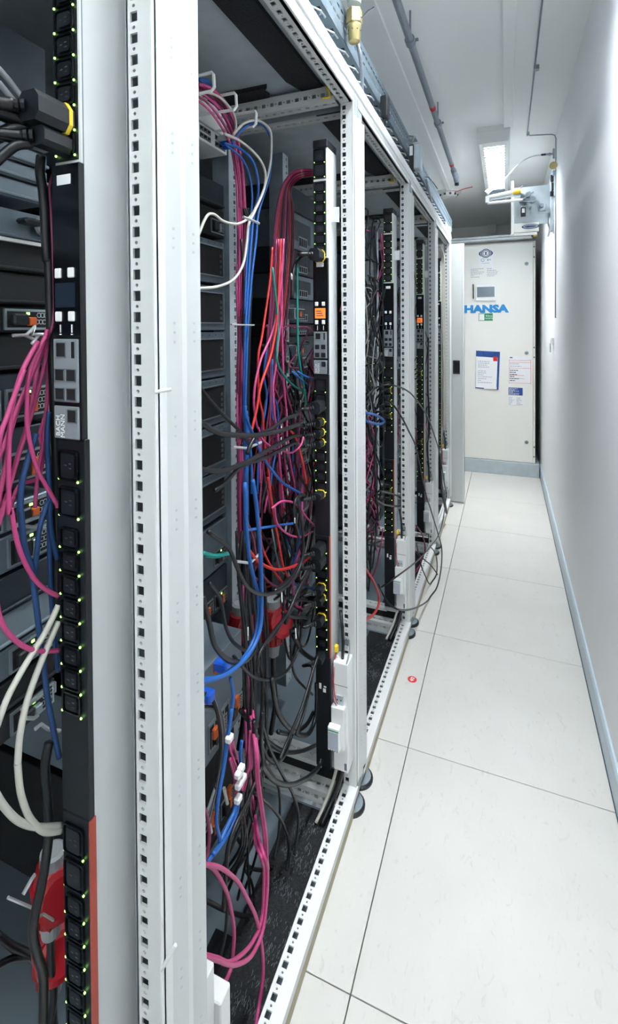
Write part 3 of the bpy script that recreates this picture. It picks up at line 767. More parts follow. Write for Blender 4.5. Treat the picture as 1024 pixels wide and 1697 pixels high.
# green badge
a, b_ = q(793, 519.5), q(816.5, 531.5)
obj('green_badge', B('badge_green').box((a.x, YC-.0015, b_.z), (b_.x, YC, a.z)), t)
obj('badge_code_field', B('label_white').box((a.x+.004, YC-.002, b_.z+.005), (a.x+.048, YC-.0015, a.z-.005)), t)
text('Klima\nneutral', .024, ((a.x+b_.x)/2+.028, YC-.002, (a.z+b_.z)/2), (math.pi/2, 0, 0), 'label_white', t, 'badge_lettering', ext=.0003)
# round emblem sheet on top
a, b_ = q(793.5, 411), q(817, 442)
obj('emblem_sheet', B('label_white').box((a.x, YC-.0012, b_.z), (b_.x, YC, a.z)), t)
ec = q(805, 420)
mb = B('logo_navy')
def ringy(cx, cz, r0, r1, y, n=24, sx=1.0):
    for i in range(n):
        a0, a1 = 2*math.pi*i/n, 2*math.pi*(i+1)/n
        mb.face((cx+sx*r0*math.cos(a0), y, cz+r0*math.sin(a0)), (cx+sx*r0*math.cos(a1), y, cz+r0*math.sin(a1)), (cx+sx*r1*math.cos(a1), y, cz+r1*math.sin(a1)), (cx+sx*r1*math.cos(a0), y, cz+r1*math.sin(a0)))
ringy(ec.x, ec.z, .022, .027, YC-.0016); ringy(ec.x, ec.z, .032, .040, YC-.0016)
for s_ in (-1, 1):
    mb.prism([(ec.x+s_*.034, ec.z+.03), (ec.x+s_*.058, ec.z+.008), (ec.x+s_*.058, ec.z-.008), (ec.x+s_*.034, ec.z-.03), (ec.x+s_*.046, ec.z)], 'y', YC-.0017, YC-.0013)
mb.prism([(ec.x-.010, ec.z-.012), (ec.x+.010, ec.z-.012), (ec.x+.004, ec.z), (ec.x+.010, ec.z+.012), (ec.x-.010, ec.z+.012), (ec.x-.004, ec.z)], 'y', YC-.0017, YC-.0013)
mb.use('ink_faint'); ringy(ec.x-.026, ec.z-.058, .010, .016, YC-.0016, 14)
mb.box((ec.x+.010, YC-.0017, ec.z-.066), (ec.x+.026, YC-.0014, ec.z-.050)).box((ec.x+.030, YC-.0017, ec.z-.062), (ec.x+.042, YC-.0014, ec.z-.052))
mb.box((ec.x-.030, YC-.0017, ec.z-.088), (ec.x+.030, YC-.0014, ec.z-.084))
obj('emblem', mb, t)
# faint printed sheet under emblem
def printed(u0, v0, u1, v1, rows, m='ink_faint', y=YC-.0016, par=None, fr=(.2, .95), cols=1):
    a, b_ = q(u0, v0), q(u1, v1); mb = B(m); rnd = random.Random(int(u0*7+v0))
    for c in range(cols):
        xa_ = a.x+(b_.x-a.x)*c/cols; xw = (b_.x-a.x)/cols*.92
        for i in range(rows):
            z = a.z-(a.z-b_.z)*(i+.5)/rows; hgt = (a.z-b_.z)/rows*.2; x = xa_
            end = xa_+xw*rnd.uniform(*fr)
            while x < end:
                l = rnd.uniform(.008, .022); mb.box((x, y-.0003, z-hgt), (min(x+l, end), y, z+hgt)); x += l+.004
    return obj('printed_lines', mb, par or t)
printed(780, 445, 806, 460, 6, par=t); printed(807, 444, 830, 458, 5, par=t)
# aluminium beam at top of cabinet
zb_ = q(830, 395).z
mb = B('powder').bbox((-1.2, YC-.06, zb_-.022), (q(882, 390, YC-.06).x, YC+.0, zb_+.018), .003)
mb.use('gap').box((-1.2, YC-.0605, zb_-.004), (q(880, 390, YC-.06).x, YC-.0600, zb_+.0)); mb.use('galv_plate').box((-1.2, YC-.063, zb_+.006), (q(880, 390, YC-.06).x, YC-.060, zb_+.012))
t2 = thing('door_track', 'pale aluminium door track running above the cream cabinet', 'track')
obj('rail', mb, t2)
a = q(884, 388, YC-.06)
obj('end_stop', B('yellow').bbox((a.x-.002, YC-.075, a.z-.018), (a.x+.028, YC-.03, a.z+.012), .003), t2, label='yellow end stop')
obj('stop_bracket', B('black').bbox((a.x-.018, YC-.07, a.z-.022), (a.x-.003, YC-.03, a.z-.004), .002), t2)

# white box on back wall
a, b_ = ony(807.5, 372, 5.98), ony(822, 387, 5.98)
tag(obj('junction_box', B('powder_white').bbox((a.x, 5.94, b_.z), (b_.x, 6.0, a.z), .004)), 'square white junction box high on the back wall above the cabinet', 'box')
# clipboard
t3 = thing('clipboard', 'blue clipboard with white sheets hung on the cream cabinet door', 'clipboard', (0, 0, 0))
a, b_ = q(788.5, 581), q(829, 645)
TL, TR, BR, BL = q(789, 581), q(828.5, 583), q(826, 646), q(787.5, 643)
y = YC
mb = B('navy'); f = [V(p.x, y-.006, p.z) for p in (BL, BR, TR, TL)]; g = [V(p.x, y-.0005, p.z) for p in (BL, BR, TR, TL)]
mb.face(*f)
for i in range(4): mb.face(f[i], f[(i+1) % 4], g[(i+1) % 4], g[i])
obj('board', mb, t3)
mb = B('paper'); TL, TR, BR, BL = q(789, 590.5), q(824.5, 593), q(822.5, 644), q(788, 641.5)
mb.face(*[V(p.x, y-.0075, p.z) for p in (BL, BR, TR, TL)])
obj('sheet', mb, t3)
a, b_ = q(818, 591), q(824, 598.5)
obj('red_stamp', B('red_mark').box((a.x-.004, y-.0085, b_.z), (b_.x, y-.0077, a.z)), t3)
printed(792, 597, 816, 610, 4, par=t3, y=YC-.0077); printed(792, 613, 820, 636, 7, par=t3, y=YC-.0077)
a, b_ = q(789, 581.5), q(828, 590)
obj('clip', B('navy').bbox((a.x+.06, y-.014, b_.z+.006), (b_.x-.05, y-.006, a.z-.004), .003), t3)
a, b_ = q(802, 640), q(823, 645)
obj('pocket_flap', B('label_white').box((a.x, y-.010, b_.z), (b_.x, y-.0078, a.z)), t3)
# maintenance notice and stickers
a, b_ = q(843, 590), q(880, 637)
n1 = thing('notice_sheet', 'white notice sheet with red ruled lines on the cabinet door', 'notice')
obj('sheet', B('paper').box((a.x, YC-.0012, b_.z), (b_.x, YC, a.z)), n1)
mb = B('red_mark')
for v, w_ in ((597, 1), (600.5, 1), (610, 1), (622, .7), (627, .7), (634.5, 1)):
    z = q(850, v).z; mb.box((a.x+.004, YC-.0016, z-.0012), (a.x+(b_.x-a.x)*w_-.004, YC-.0012, z+.0012))
mb.box((a.x+.002, YC-.0016, b_.z+.002), (a.x+.004, YC-.0012, a.z-.03)); mb.box((b_.x-.004, YC-.0016, b_.z+.002), (b_.x-.002, YC-.0012, a.z-.03))
obj('ruled_lines', mb, n1)
printed(845, 601, 868, 609, 2, par=n1); printed(845, 612, 870, 633, 6, par=n1, m='ink')
mb = B('navy').box((a.x+.008, YC-.0016, a.z-.018), (a.x+.03, YC-.0012, a.z-.009)); obj('header_mark', mb, n1)
a, b_ = q(842.5, 642), q(866, 655.5)
n2 = thing('blue_sticker', 'small blue sticker with white print below the notice sheet', 'sticker')
obj('sheet', B('navy').box((a.x, YC-.0012, b_.z), (b_.x, YC, a.z)), n2)
printed(843.5, 643, 864, 655, 6, m='label_white', par=n2)
a, b_ = q(842.5, 656.5), q(869, 672)
n3 = thing('text_sticker', 'pale grey printed sticker under the blue sticker', 'sticker')
obj('sheet', B('label_white').box((a.x, YC-.001, b_.z), (b_.x, YC, a.z)), n3)
printed(843, 657, 869, 672, 6, m='ink_faint', par=n3, cols=2)

# ------------------------------------------------------------------ wall side fittings
YB = 3.40
def w_(u, v, y=YB): return ony(u, v, y)
# gas pipe
a, b_ = onz(900, 0, 2.44), onz(873, 226, 2.44)
xg = (a.x+b_.x)/2; yb = b_.y
wx = RW-.008
path = [V(xg, -.4, 2.448), V(xg, yb-.02, 2.448), V(xg, yb, 2.446), V(xg+.02, yb+.01, 2.446), V(wx-.025, yb+.04, 2.446), V(wx-.006, yb+.045, 2.440), V(wx, yb+.047, 2.42), V(wx, yb+.05, 2.1), V(wx, yb+.05, 1.35)]
t = thing('gas_pipe', 'thin bare metal pipe along the ceiling that turns down the right wall', 'pipe')
obj('pipe_run', B('pipe_grey').tube(path, .0035, 8), t, smooth=True)
p = onz(887, 115, 2.445)
obj('pipe_clip', B('steel').bbox((p.x-.006, p.y-.012, 2.44), (p.x+.016, p.y+.012, CZ), .002), t)
obj('pipe_clip', B('steel').bbox((xg-.004, yb-.02, 2.44), (xg+.012, yb-.002, CZ), .002), t)
wf_ = lambda u, v: ony(u, v, yb+.03)
# valve group on pipe
t = thing('pressure_regulator', 'round brass pressure gauge and fittings on the wall pipe', 'gauge', (wx, yb+.04, 0))
zc = wf_(919, 274).z
rg = [wf_(919, v) for v in (246, 262, 274, 290)]
mb = B('steel').tube([V(-.012, -.006, rg[0].z), V(-.012, -.006, rg[1].z)], .006, 8).tube([V(-.012, -.006, wf_(919, 290).z), V(-.012, -.006, wf_(919, 282).z)], .008, 8)
mb.cyl((-.014, -.006, wf_(915, 255).z), (-.055, -.012, wf_(905, 256).z), .006, n=8).cyl((-.03, -.008, wf_(915, 255).z), (-.038, -.009, wf_(905, 256).z), .009, n=6)
obj('fitting', mb, t)
obj('gauge_body', B('brass').lathe((-.014, -.002, zc), (0, -1, 0), [(0, .022), (.014, .022), (.016, .016)], 16), t)
# arm hose
hz = [ony(904, 256, yb+.028), w_(893, 257, YB-.04), w_(880, 260, YB-.05), w_(866, 267, YB-.06), w_(853, 278, YB-.07), w_(842, 291, YB-.07), w_(830, 302, YB-.07), w_(818, 310, YB-.07)]
def cr(pts, seg=6):
    pts = [Vector(p) for p in pts]; out = []
    for i in range(len(pts)-1):
        p0 = pts[max(0, i-1)]; p1 = pts[i]; p2 = pts[i+1]; p3 = pts[min(len(pts)-1, i+2)]
        for s_ in range(seg):
            t_ = s_/seg
            out.append(0.5*((2*p1)+(-p0+p2)*t_+(2*p0-5*p1+4*p2-p3)*t_*t_+(-p0+3*p1-3*p2+p3)*t_**3))
    out.append(pts[-1]); return out
t = thing('pneumatic_hose', 'thin steel-sheathed hose arching from the wall fitting to the cylinder arm', 'hose')
obj('hose_run', B('wire').tube(cr(hz), .0042, 8), t, smooth=True)
obj('hose_end', B('powder_white').tube([w_(820, 308, YB-.07), w_(806, 320, YB-.07)], [.012, .016], 8), t)
obj('hose_end', B('dark_metal').tube([ony(904, 256, yb+.028), ony(897, 256.6, yb+.02)], .006, 8), t)
# plate with arm
t = thing('door_release', 'galvanised door release plate with cylinder arm on the right wall', 'mechanism')
p0_, p1_ = w_(851, 312), w_(910, 359); x1p = RW-.03
obj('mount_plate', B('galv_plate').bbox((p0_.x, YB, w_(880, 356).z), (x1p, YB+.006, w_(880, 309).z), .001), t)
obj('lower_plate', B('galv_plate').bbox((p0_.x, YB-.002, w_(880, 372).z), (x1p-.01, YB+.006, w_(880, 355.5).z), .001), t)
obj('cover_strip', B('cream').bbox((p0_.x, YB-.004, w_(880, 384).z), (w_(893, 375).x, YB+.01, w_(880, 369).z), .002), t)
ec = w_(879, 375.5)
mb = B('logo_navy'); 
def disc(cx, cz, rx, rz, y, n=24): mb.face(*[(cx+rx*math.cos(2*math.pi*i/n), y, cz+rz*math.sin(2*math.pi*i/n)) for i in range(n)])
disc(ec.x, ec.z, .052, .015, YB-.0045)
mb.use('galv_plate'); disc(ec.x, ec.z+.001, .044, .0105, YB-.0048)
mb.use('logo_navy'); mb.prism([(ec.x-.040, ec.z+.001), (ec.x-.015, ec.z+.007), (ec.x+.02, ec.z+.006), (ec.x+.04, ec.z+.001), (ec.x+.02, ec.z-.005), (ec.x-.02, ec.z-.006)], 'y', YB-.0054, YB-.0049)
obj('oval_emblem', mb, t)
b0, b1 = w_(847, 300), w_(851.5, 389)
obj('guide_bar', B('powder_white').bbox((b0.x, YB-.03, w_(849, 389, YB-.03).z), (b1.x, YB-.008, w_(849, 300, YB-.03).z), .002), t)
obj('upper_beam', B('powder_white').bbox((w_(846, 386).x, YB-.008, w_(870, 387).z-.012), (w_(890, 386).x, YB+.004, w_(870, 386).z), .002), t)
# arm cylinders
ya = YB-.06
obj('cylinder', B('powder_white').tube([w_(806, 328, ya), w_(862, 316, ya)], .013, 12), t, smooth=False)
obj('cylinder', B('clear_grey').tube([w_(810, 330.5, ya), w_(862, 323, ya)], .007, 10), t)
obj('cylinder', B('powder_white').tube([w_(808, 337, ya), w_(866, 331, ya)], .009, 10), t)
obj('end_block', B('galv_plate').bbox(tuple(w_(804, 336, ya-.015)), tuple(w_(811, 326, ya+.015)), .003), t)
obj('yellow_tape', B('yellow').tube([w_(850, 319, ya), w_(862.5, 316.5, ya)], .0165, 12), t, label='yellow tape wrap')
obj('pin', B('black').tube([w_(860, 313, ya), w_(866, 308.5, ya)], .004, 6), t)
mb = B('steel')
for (u, v, r) in ((866, 330, .016), (874, 325, .014), (882, 333, .018), (877, 321, .008), (870, 338, .008), (879, 345, .006), (897, 343, .012), (862, 334, .010)):
    c_ = w_(u, v, YB); mb.cyl((c_.x, ya+.01 if r > .011 else YB-.03, c_.z), (c_.x, YB, c_.z), r, n=12)
obj('linkage_bolts', mb, t, kind='stuff')
mb = B('steel').tube([w_(862, 322, ya), w_(876, 325, ya+.02)], .007, 8).tube([w_(864, 331, ya), w_(884, 318, ya+.03)], .005, 8).tube([w_(866, 333, ya), w_(882, 334, ya+.02)], .006, 8)
obj('linkage', mb, t)
p = w_(867, 347, YB-.03)
mb = B('black').bbox((p.x-.014, YB-.045, w_(867, 360).z), (p.x+.014, YB-.01, w_(867, 346).z), .002)
mb.use('label_white').box((p.x-.008, YB-.0455, w_(867, 355).z), (p.x+.008, YB-.0448, w_(867, 348).z))
mb.use('steel').lathe((p.x, YB-.03, w_(867, 346).z), (0, 0, 1), [(0, .008), (.008, .010), (.012, .004)], 10)
obj('limit_switch', mb, t)
p = w_(899, 344)
obj('hinge_bracket', B('galv_plate').bbox((p.x-.018, YB-.012, p.z-.022), (p.x+.018, YB, p.z+.022), .002), t)
# wall rail with black clamps
t = thing('wall_bracket', 'vertical metal wall bracket with black clamp blocks beside the release plate', 'bracket')
obj('rail', B('galv_plate').bbox((RW-.030, YB-.03, w_(915, 384).z), (RW-.012, YB+.03, w_(915, 296).z), .003), t)
for (v0, v1, x0_) in ((292, 303, -.030), (305, 318, -.024), (319, 327, -.032)):
    zt_, zb_ = w_(919, v0).z, w_(919, v1).z
    obj('clamp_block', B('black').bbox((RW+x0_, YB-.045, zb_), (RW-.012, YB-.02, zt_), .003), t)
    obj('clamp_block', B('galv_plate').bbox((RW-.012, YB-.05, zb_-.004), (RW-.003, YB-.01, zt_+.004), .002), t)
obj('slanted_strip', B('cream').prism([(YB-.03, w_(917, 328).z), (YB-.012, w_(917, 328).z), (YB+.05, w_(917, 385).z), (YB-.005, w_(917, 388).z)], 'x', RW-.012, RW-.006), t)
obj('drip_cord', B('clear_grey').tube(cr([w_(910, 352), w_(908, 368, YB+.02), w_(911, 380, YB+.03), w_(908, 392, YB+.06)]), .007, 6), t)
# hanging key tag
pk = onx(914, 565, RW-.012)
t = thing('wall_switch', 'small white switch with a dangling tag on the right wall', 'switch', (RW, pk.y, pk.z))
obj('plate', B('powder_white').bbox((-.012, -.03, -.025), (0, .03, .025), .003), t)
obj('tag', B('clear_grey').bbox((-.02, .02, -.075), (-.014, .045, -.015), .002), t)
obj('cord', B('grey_cable').tube([(-.015, .03, -.015), (-.012, .045, .01), (-.008, .055, .02)], .0015, 5), t)

# ------------------------------------------------------------------ floor sticker
p = onz(683, 1126, 0)
t = thing('floor_sticker', 'round red sticker with white numerals 4/2 on a floor tile', 'sticker', (p.x, p.y, 0))
obj('disc', B('red_mark').lathe((0, 0, 0.0002), (0, 0, 1), [(0, .0165), (.0006, .0165)], 28), t)
text('4/2', .017, (0, 0, .0012), (0, 0, math.radians(80)), 'label_white', t, 'numerals', bold=.0006, ext=.0001)
# ------------------------------------------------------------------ rack equipment
HEXM = None
def server(x, y0, y1, z0, z1, style, label, group, depth=.62, seed=0):
    """rack unit whose rear face looks along +x"""
    rnd = random.Random(seed); yc = (y0+y1)/2; h = z1-z0; W = y1-y0
    t = thing('server_unit', label, 'server', (x, yc, z0), group)
    a, b_ = -W/2, W/2
    main = {'light': 'server_grey', 'dark': 'server_dark', 'black': 'black_matte', 'plain': 'panel_grey'}[style[0]]
    mb = B(main).bbox((-depth, a, .001), (0, b_, h-.001), .0015)
    obj('chassis', mb, t)
    kind = style[1]
    if kind == 'blank':
        obj('front_lip', B(main).bbox((0, a, .002), (.004, b_, .006), .001), t); return t
    if kind == 'bays':
        n = max(2, int(W/.115)); w = W/n
        for i in range(n):
            c = a+w*(i+.5)
            m_ = B('steel'); e = .005; bw = w*.43; bz0, bz1 = h*.16, h*.86
            m_.box((0, c-bw, bz0), (e, c-bw+.003, bz1)).box((0, c+bw-.003, bz0), (e, c+bw, bz1)).box((0, c-bw, bz0), (e, c+bw, bz0+.003)).box((0, c-bw, bz1-.003), (e, c+bw, bz1))
            m_.use('black_matte').box((.0005, c-bw+.003, bz0+.003), (.0012, c+bw-.003, bz1-.003))
            m_.use('gap')
            for q_ in range(4): m_.box((.0012, c+bw-.016, bz0+.01+q_*.014), (.002, c+bw-.006, bz0+.018+q_*.014))
            m_.use('label_white').box((.001, c-bw+.01, bz1-.012), (.0018, c-bw+.012, bz1-.004))
            obj('bay', m_, t)
        m_ = B('gap')
        for i in range(14): m_.cyl((.0001, a+W*(i+.5)/14, h*.93), (.0006, a+W*(i+.5)/14, h*.93), .0018, n=6)
        obj('rivets', m_, t); return t
    # psu modules at the far end
    np_ = 2 if kind == 'psu' else 1
    for i in range(np_):
        c = b_-.034-i*.066; zz = h*.12; zt_ = min(h*.9, h*.12+.036)
        m_ = B('steel').box((0, c-.030, zz), (.003, c+.030, zt_)); m_.use('black_matte').box((.003, c-.027, zz+.003), (.0034, c+.027, zt_-.003))
        p_ = obj('power_module', m_, t)
        m_ = B('black').bbox((.003, c-.024, zz+.006), (.012, c-.004, zt_-.006), .002); obj('socket', m_, p_)
        obj('release_tab', B('orange' if kind == 'psu' else 'steel').bbox((.003, c-.002, zz+.005), (.010, c+.008, zt_-.010), .001), p_)
        m_ = B('wire')
        for r_ in range(3):
            for q_ in range(3):
                ringc = (c+.013+q_*.005+(r_ % 2)*.0025, zz+.010+r_*.0085)
                if ringc[1] < zt_-.004:
                    for s_ in range(6):
                        a0, a1 = math.radians(60*s_), math.radians(60*s_+60)
                        r0, r1 = .0034, .0026
                        m_.face((.0037, ringc[0]+r0*math.cos(a0), ringc[1]+r0*math.sin(a0)), (.0037, ringc[0]+r0*math.cos(a1), ringc[1]+r0*math.sin(a1)), (.0037, ringc[0]+r1*math.cos(a1), ringc[1]+r1*math.sin(a1)), (.0037, ringc[0]+r1*math.cos(a0), ringc[1]+r1*math.sin(a0)))
        obj('vent_grille', m_, p_)
        obj('status_light', B('led').box((.003, c-.002, zt_-.007), (.0045, c+.002, zt_-.004)), p_)
    m_ = B('gap')
    yy_ = a+.02
    while yy_ < b_-.034-np_*.066-.02:
        m_.box((.0001, yy_, h*.25), (.0008, yy_+.006, h*.8)); yy_ += .0095
    obj('vent_slots', m_, t)
    m_ = B('steel').box((0, a+.12, h*.1), (.002, a+.20, h*.4)); m_.use('black_matte')
    for q_ in range(4): m_.box((.002, a+.124+q_*.019, h*.14), (.0024, a+.138+q_*.019, h*.36))
    obj('port_block', m_, t)
    obj('rack_rail', B('galv').box((-.3, b_+.001, h*.3), (-.002, b_+.004, h*.7)), t)
    return t
def zrow(u, v, x): return onx(u, v, x).z
# --- rack A (left edge)
XA = -.555; YA0, YA1 = -.02, .468
rowsA = [(60, 212, ('dark', 'blank'), 'tall slate blank unit at the top of the nearest rack'),
 (214, 242, ('plain', 'blank'), 'uppermost slim grey blanking unit in the nearest rack'),
 (243, 271, ('plain', 'blank'), 'second slim grey blanking unit in the nearest rack'),
 (272, 300, ('plain', 'blank'), 'third slim grey blanking unit in the nearest rack'),
 (301, 333, ('plain', 'blank'), 'lowest slim grey blanking unit, above the black pull handle'),
 (350, 400, ('light', 'blank'), 'light grey unit behind the black pull handle at the left edge'),
 (402, 452, ('black', 'blank'), 'black unit just under the light grey one at the left edge'),
 (453, 506, ('black', 'blank'), 'black unit above the topmost orange-tabbed server'),
 (508, 552, ('black', 'psu'), 'black server, topmost of those with orange tabs at the left edge'),
 (556, 612, ('black', 'blank'), 'black unit crossed by the wire bracket at the left edge'),
 (616, 700, ('dark', 'psu'), 'dark server with honeycomb vents behind the pink cables at mid height'),
 (706, 806, ('dark', 'psu'), 'dark server with lit green dot behind the pink cables'),
 (826, 872, ('light', 'psu'), 'light server with a bright orange tab, above the silver drawer'),
 (876, 936, ('light', 'fan'), 'silver drawer unit under the bright orange tab'),
 (940, 998, ('dark', 'blank'), 'dark bluish unit under the silver drawer'),
 (1000, 1052, ('plain', 'blank'), 'slate grey unit where the long pink loop passes'),
 (1056, 1106, ('light', 'fan'), 'greyish server behind the two cream cables'),
 (1110, 1156, ('black', 'blank'), 'black unit second from the bottom of the nearest rack stack'),
 (1160, 1206, ('black', 'fan'), 'lowest black unit of the nearest rack stack')]
for i, (va, vb, st, lb) in enumerate(rowsA):
    server(XA, YA0, YA1, zrow(40, vb, XA), zrow(40, va, XA), st, lb, 'units in the nearest rack', seed=i)
# black pull handle
a = onx(22, 368, XA); b_ = onx(70, 382, XA)
t = thing('pull_handle', 'black moulded handle with round chrome ring between grey units at the left edge', 'handle', (0, 0, 0))
obj('grip', B('black').bbox((XA+.002, a.y, b_.z+.001), (XA+.022, b_.y-.012, a.z+.005), .005), t)
obj('ring', B('wire').lathe((XA+.004, b_.y-.002, b_.z+.004), (1, 0, 0), [(0, .013), (.006, .013), (.007, .008)], 16), t)
obj('light_strip', B('powder').box((XA, YA0, b_.z-.022), (XA+.006, YA1, b_.z-.018)), t)
# --- rack B
XS = -.695
R1 = P0+.04
yB0, yB1 = R1+.212, R1+.628
rowsB = [(398, 470, 'topmost open-bay blade unit beside the pink bundle, under the white cable'),
 (474, 548, 'second open-bay blade unit from the top beside the pink bundle'),
 (550, 626, 'third open-bay blade unit beside the pink bundle'),
 (628, 704, 'fourth open-bay blade unit, crossed by the glossy black cord'),
 (706, 782, 'fifth open-bay blade unit beside the pink bundle'),
 (784, 862, 'lowest open-bay blade unit beside the pink bundle')]
for i, (va, vb, lb) in enumerate(rowsB):
    server(XS, yB0, yB1, zrow(355, vb, XS), zrow(355, va, XS), ('light', 'bays'), lb, 'blade units in the second rack', seed=30+i)
for i, (va, vb, st, lb) in enumerate([(300, 340, ('dark', 'blank'), 'dark blank unit above the loose white cable in the second rack'),
  (345, 392, ('black', 'fan'), 'black unit in front of which the white cable sags in the second rack'),
  (870, 948, ('light', 'fan'), 'silver connector-filled unit behind the teal patch cables'),
  (950, 1020, ('dark', 'psu'), 'dark unit under the silver connector unit in the second rack')]):
    server(XS, yB0, yB1, zrow(355, vb, XS), zrow(355, va, XS), st, lb, 'other units in the second rack', seed=40+i)
# slate box low down, pulled out towards the aisle
zt_ = zrow(350, 1062, -.60)
t = server(-.560, R1+.212, R1+.470, zt_-.20, zt_, ('plain', 'psu'), 'slate box with flat top low in the second rack behind blue cables', 'other units in the second rack', seed=50)
t = server(-.600, R1+.212, R1+.50, zt_-.46, zt_-.215, ('black', 'psu'), 'black switch with orange tabs at the bottom of the second rack', 'other units in the second rack', seed=51)
for (u, v) in ((358, 1105), (392, 1162), (357, 1214), (380, 1312), (352, 1358)):
    p = onx(u, v, -.545)
    o_ = obj('latch_tab', B('orange').bbox((p.x-.004, p.y-.008, p.z-.011), (p.x+.004, p.y+.008, p.z+.011), .002)); o_.rotation_euler = (0, 0, 0)
    tag(o_, 'small orange latch tab among the cables low in the second rack', 'latch', 'orange latch tabs low in the second rack')
for (u, v) in ((374, 1319), (347, 1366)):
    p = onx(u, v, -.54); o_ = obj('latch_lever', B('label_white').tube([p+V(0, -.006, .022), p+V(0, .006, -.022)], .0035, 6)); tag(o_, 'small white lever beside an orange latch tab low in the second rack', 'lever', 'white levers low in the second rack')
# patch panel with rings
zb_ = zrow(370, 254, -.67)
t = thing('patch_panel', 'white patch panel with rows of network sockets high in the second rack', 'patch panel', (0, 0, 0))
obj('frame', B('powder_white').bbox((-.75, R1+.20, zb_), (-.67, R1+.606, zb_+.040), .0015), t)
sk = B('steel').box((0, -.0072, -.0065), (.001, .0072, .0065)); sk.use('black_matte').box((.001, -.0055, -.005), (.0013, .0055, .004)); sk.use('brass').box((.0013, -.003, -.0045), (.0016, .003, -.0025))
skm = sk.mesh('socket')
for g in range(6):
    for i in range(3):
        for r_ in range(2):
            obj('socket', skm, t, (-.6699, R1+.598-g*.066-i*.016-.010, zb_+.012+r_*.0165))
t = thing('cable_manager', 'white cable management panel with three wire rings above the patch panel', 'cable manager', (0, 0, 0))
obj('back_plate', B('powder_white').bbox((-.70, R1+.20, zb_+.045), (-.67, R1+.606, zb_+.105), .0015), t)
for yq, pts in ((1.05, ((388, 190), (423, 184), (424.5, 188), (424, 205), (420, 210), (368, 216))), (.95, ((362, 159), (388, 154), (391, 158), (392, 176), (388, 182), (334, 190))), (.87, ((327, 126), (351, 120), (354, 124), (355, 145), (350, 151), (328, 156)))):
    p_ = [ony(u, v, yq) for u, v in pts]
    obj('wire_ring', B('powder_white').tube([V(-.672, yq, p_[0].z)]+p_+[V(-.672, yq, p_[-1].z)], .0035, 8), t)
# --- racks C, D, E: rows of units
rnd = random.Random(5)
names_c = {2: 'third', 3: 'fourth', 4: 'fifth'}
ORDW = ['first', 'second', 'third', 'fourth', 'fifth', 'sixth', 'seventh', 'eighth', 'ninth', 'tenth', 'eleventh', 'twelfth', 'thirteenth', 'fourteenth', 'fifteenth', 'sixteenth', 'seventeenth', 'eighteenth', 'nineteenth', 'twentieth'] + ['very high']*20
for k in (2, 3, 4):
    R = P0+PITCH*(k-1)+.04
    z = .30; i = 0
    while z < 1.80:
        h = rnd.choice((.044, .088, .088, .133)); st = rnd.choice((('black', 'psu'), ('dark', 'psu'), ('light', 'psu'), ('dark', 'blank'), ('black', 'fan')))
        if z+h > 1.82: break
        server(XS, R+.212, R+.628, z, z+h-.002, st, 'cable-covered server in the %s rack, %s from the stack bottom' % (names_c[k], ORDW[i]), 'servers stacked in the %s rack' % names_c[k], seed=60+10*k+i)
        z += h+rnd.choice((0, 0, .0, .044)); i += 1
# loose power module ends facing the aisle beside the second power strip
for j, (u, v) in enumerate(((497, 520), (500, 580), (497, 660))):
    p = onx(u, v, -.64)
    o_ = thing('power_module', ['upper', 'middle', 'lower'][j]+' small silver power module with orange tab left of the second power strip', 'power module', p, 'power modules left of the second power strip')
    obj('body', B('steel').bbox((-.05, -.04, -.018), (0, .045, .018), .002), o_)
    m_ = B('black_matte').box((0, -.036, -.014), (.001, .041, .014)); m_.use('gap')
    for q_ in range(6): m_.box((.001, .0+q_*.006, -.011), (.0016, .003+q_*.006, .011))
    obj('vent_grille', m_, o_)
    obj('tab', B('orange').bbox((.001, -.012, -.011), (.008, -.002, .006), .001), o_, label='orange release tab')

# ------------------------------------------------------------------ cables
def path3(pts, x=None):
    out = []
    for p in pts:
        xx = p[2] if len(p) > 2 else x
        w3 = onx(p[0], p[1], xx); zmin = .021 if w3.x < XI-.002 else (.056 if w3.x < XO+.004 else .005)
        if w3.z < zmin: w3 = onz(p[0], p[1], zmin)
        out.append(w3)
    return [V(q_.x, q_.y, max(q_.z, .005)) for q_ in cr(out, 5)]
def cable(name, pts, x, r, m, label, group=None, n=7, raw=False, cat='cable'):
    P_ = cr(pts, 5) if raw else path3(pts, x)
    o_ = obj(name, B(m).tube(P_, r, n), smooth=True); tag(o_, label, cat, group); return o_
def crop(ox, oy, s): return lambda L: [(ox+p[0]/s, oy+p[1]/s)+tuple(p[2:]) for p in L]
# pink bundle (second rack)
base = [(322, 150), (345, 160), (368, 186), (385, 220), (392, 255), (398, 300), (401, 370), (400, 420), (399, 480), (398, 560), (397, 620), (397, 700), (398, 760), (398, 840), (400, 900)]
rnd = random.Random(3)
for i in range(13):
    o1 = rnd.uniform(-8, 8); pts = []
    for j, (u, v) in enumerate(base):
        wv = 1.5 if j < 3 else (1.0 if j < 9 else .55)
        pts.append((u+o1*wv*.85+rnd.uniform(-.6, .6), v-(o1*1.6 if j < 4 else 0), -.60+rnd.uniform(-.012, .012)))
    cable('network_cable', pts, None, .0026, 'pink' if i % 4 else 'magenta_dark', 'pink patch cable in the straight tied bundle hanging from the patch panel', 'pink cables of the tied bundle in the second rack')
for i in range(4):
    d_ = i*3.2
    cable('network_cable', [(404+d_, 345, -.585), (409+d_, 365, -.58), (412+d_*.6, 400, -.58), (409+d_*.6, 520, -.585), (407+d_*.5, 640, -.585), (405+d_*.6, 800, -.585), (406+d_*.7, 960, -.58), (412+d_, 1150, -.57), (420+d_, 1300, -.56)], None, .0034, 'black_cable', 'thick black cord hanging right behind the straight pink bundle', 'black cords beside the pink bundle')
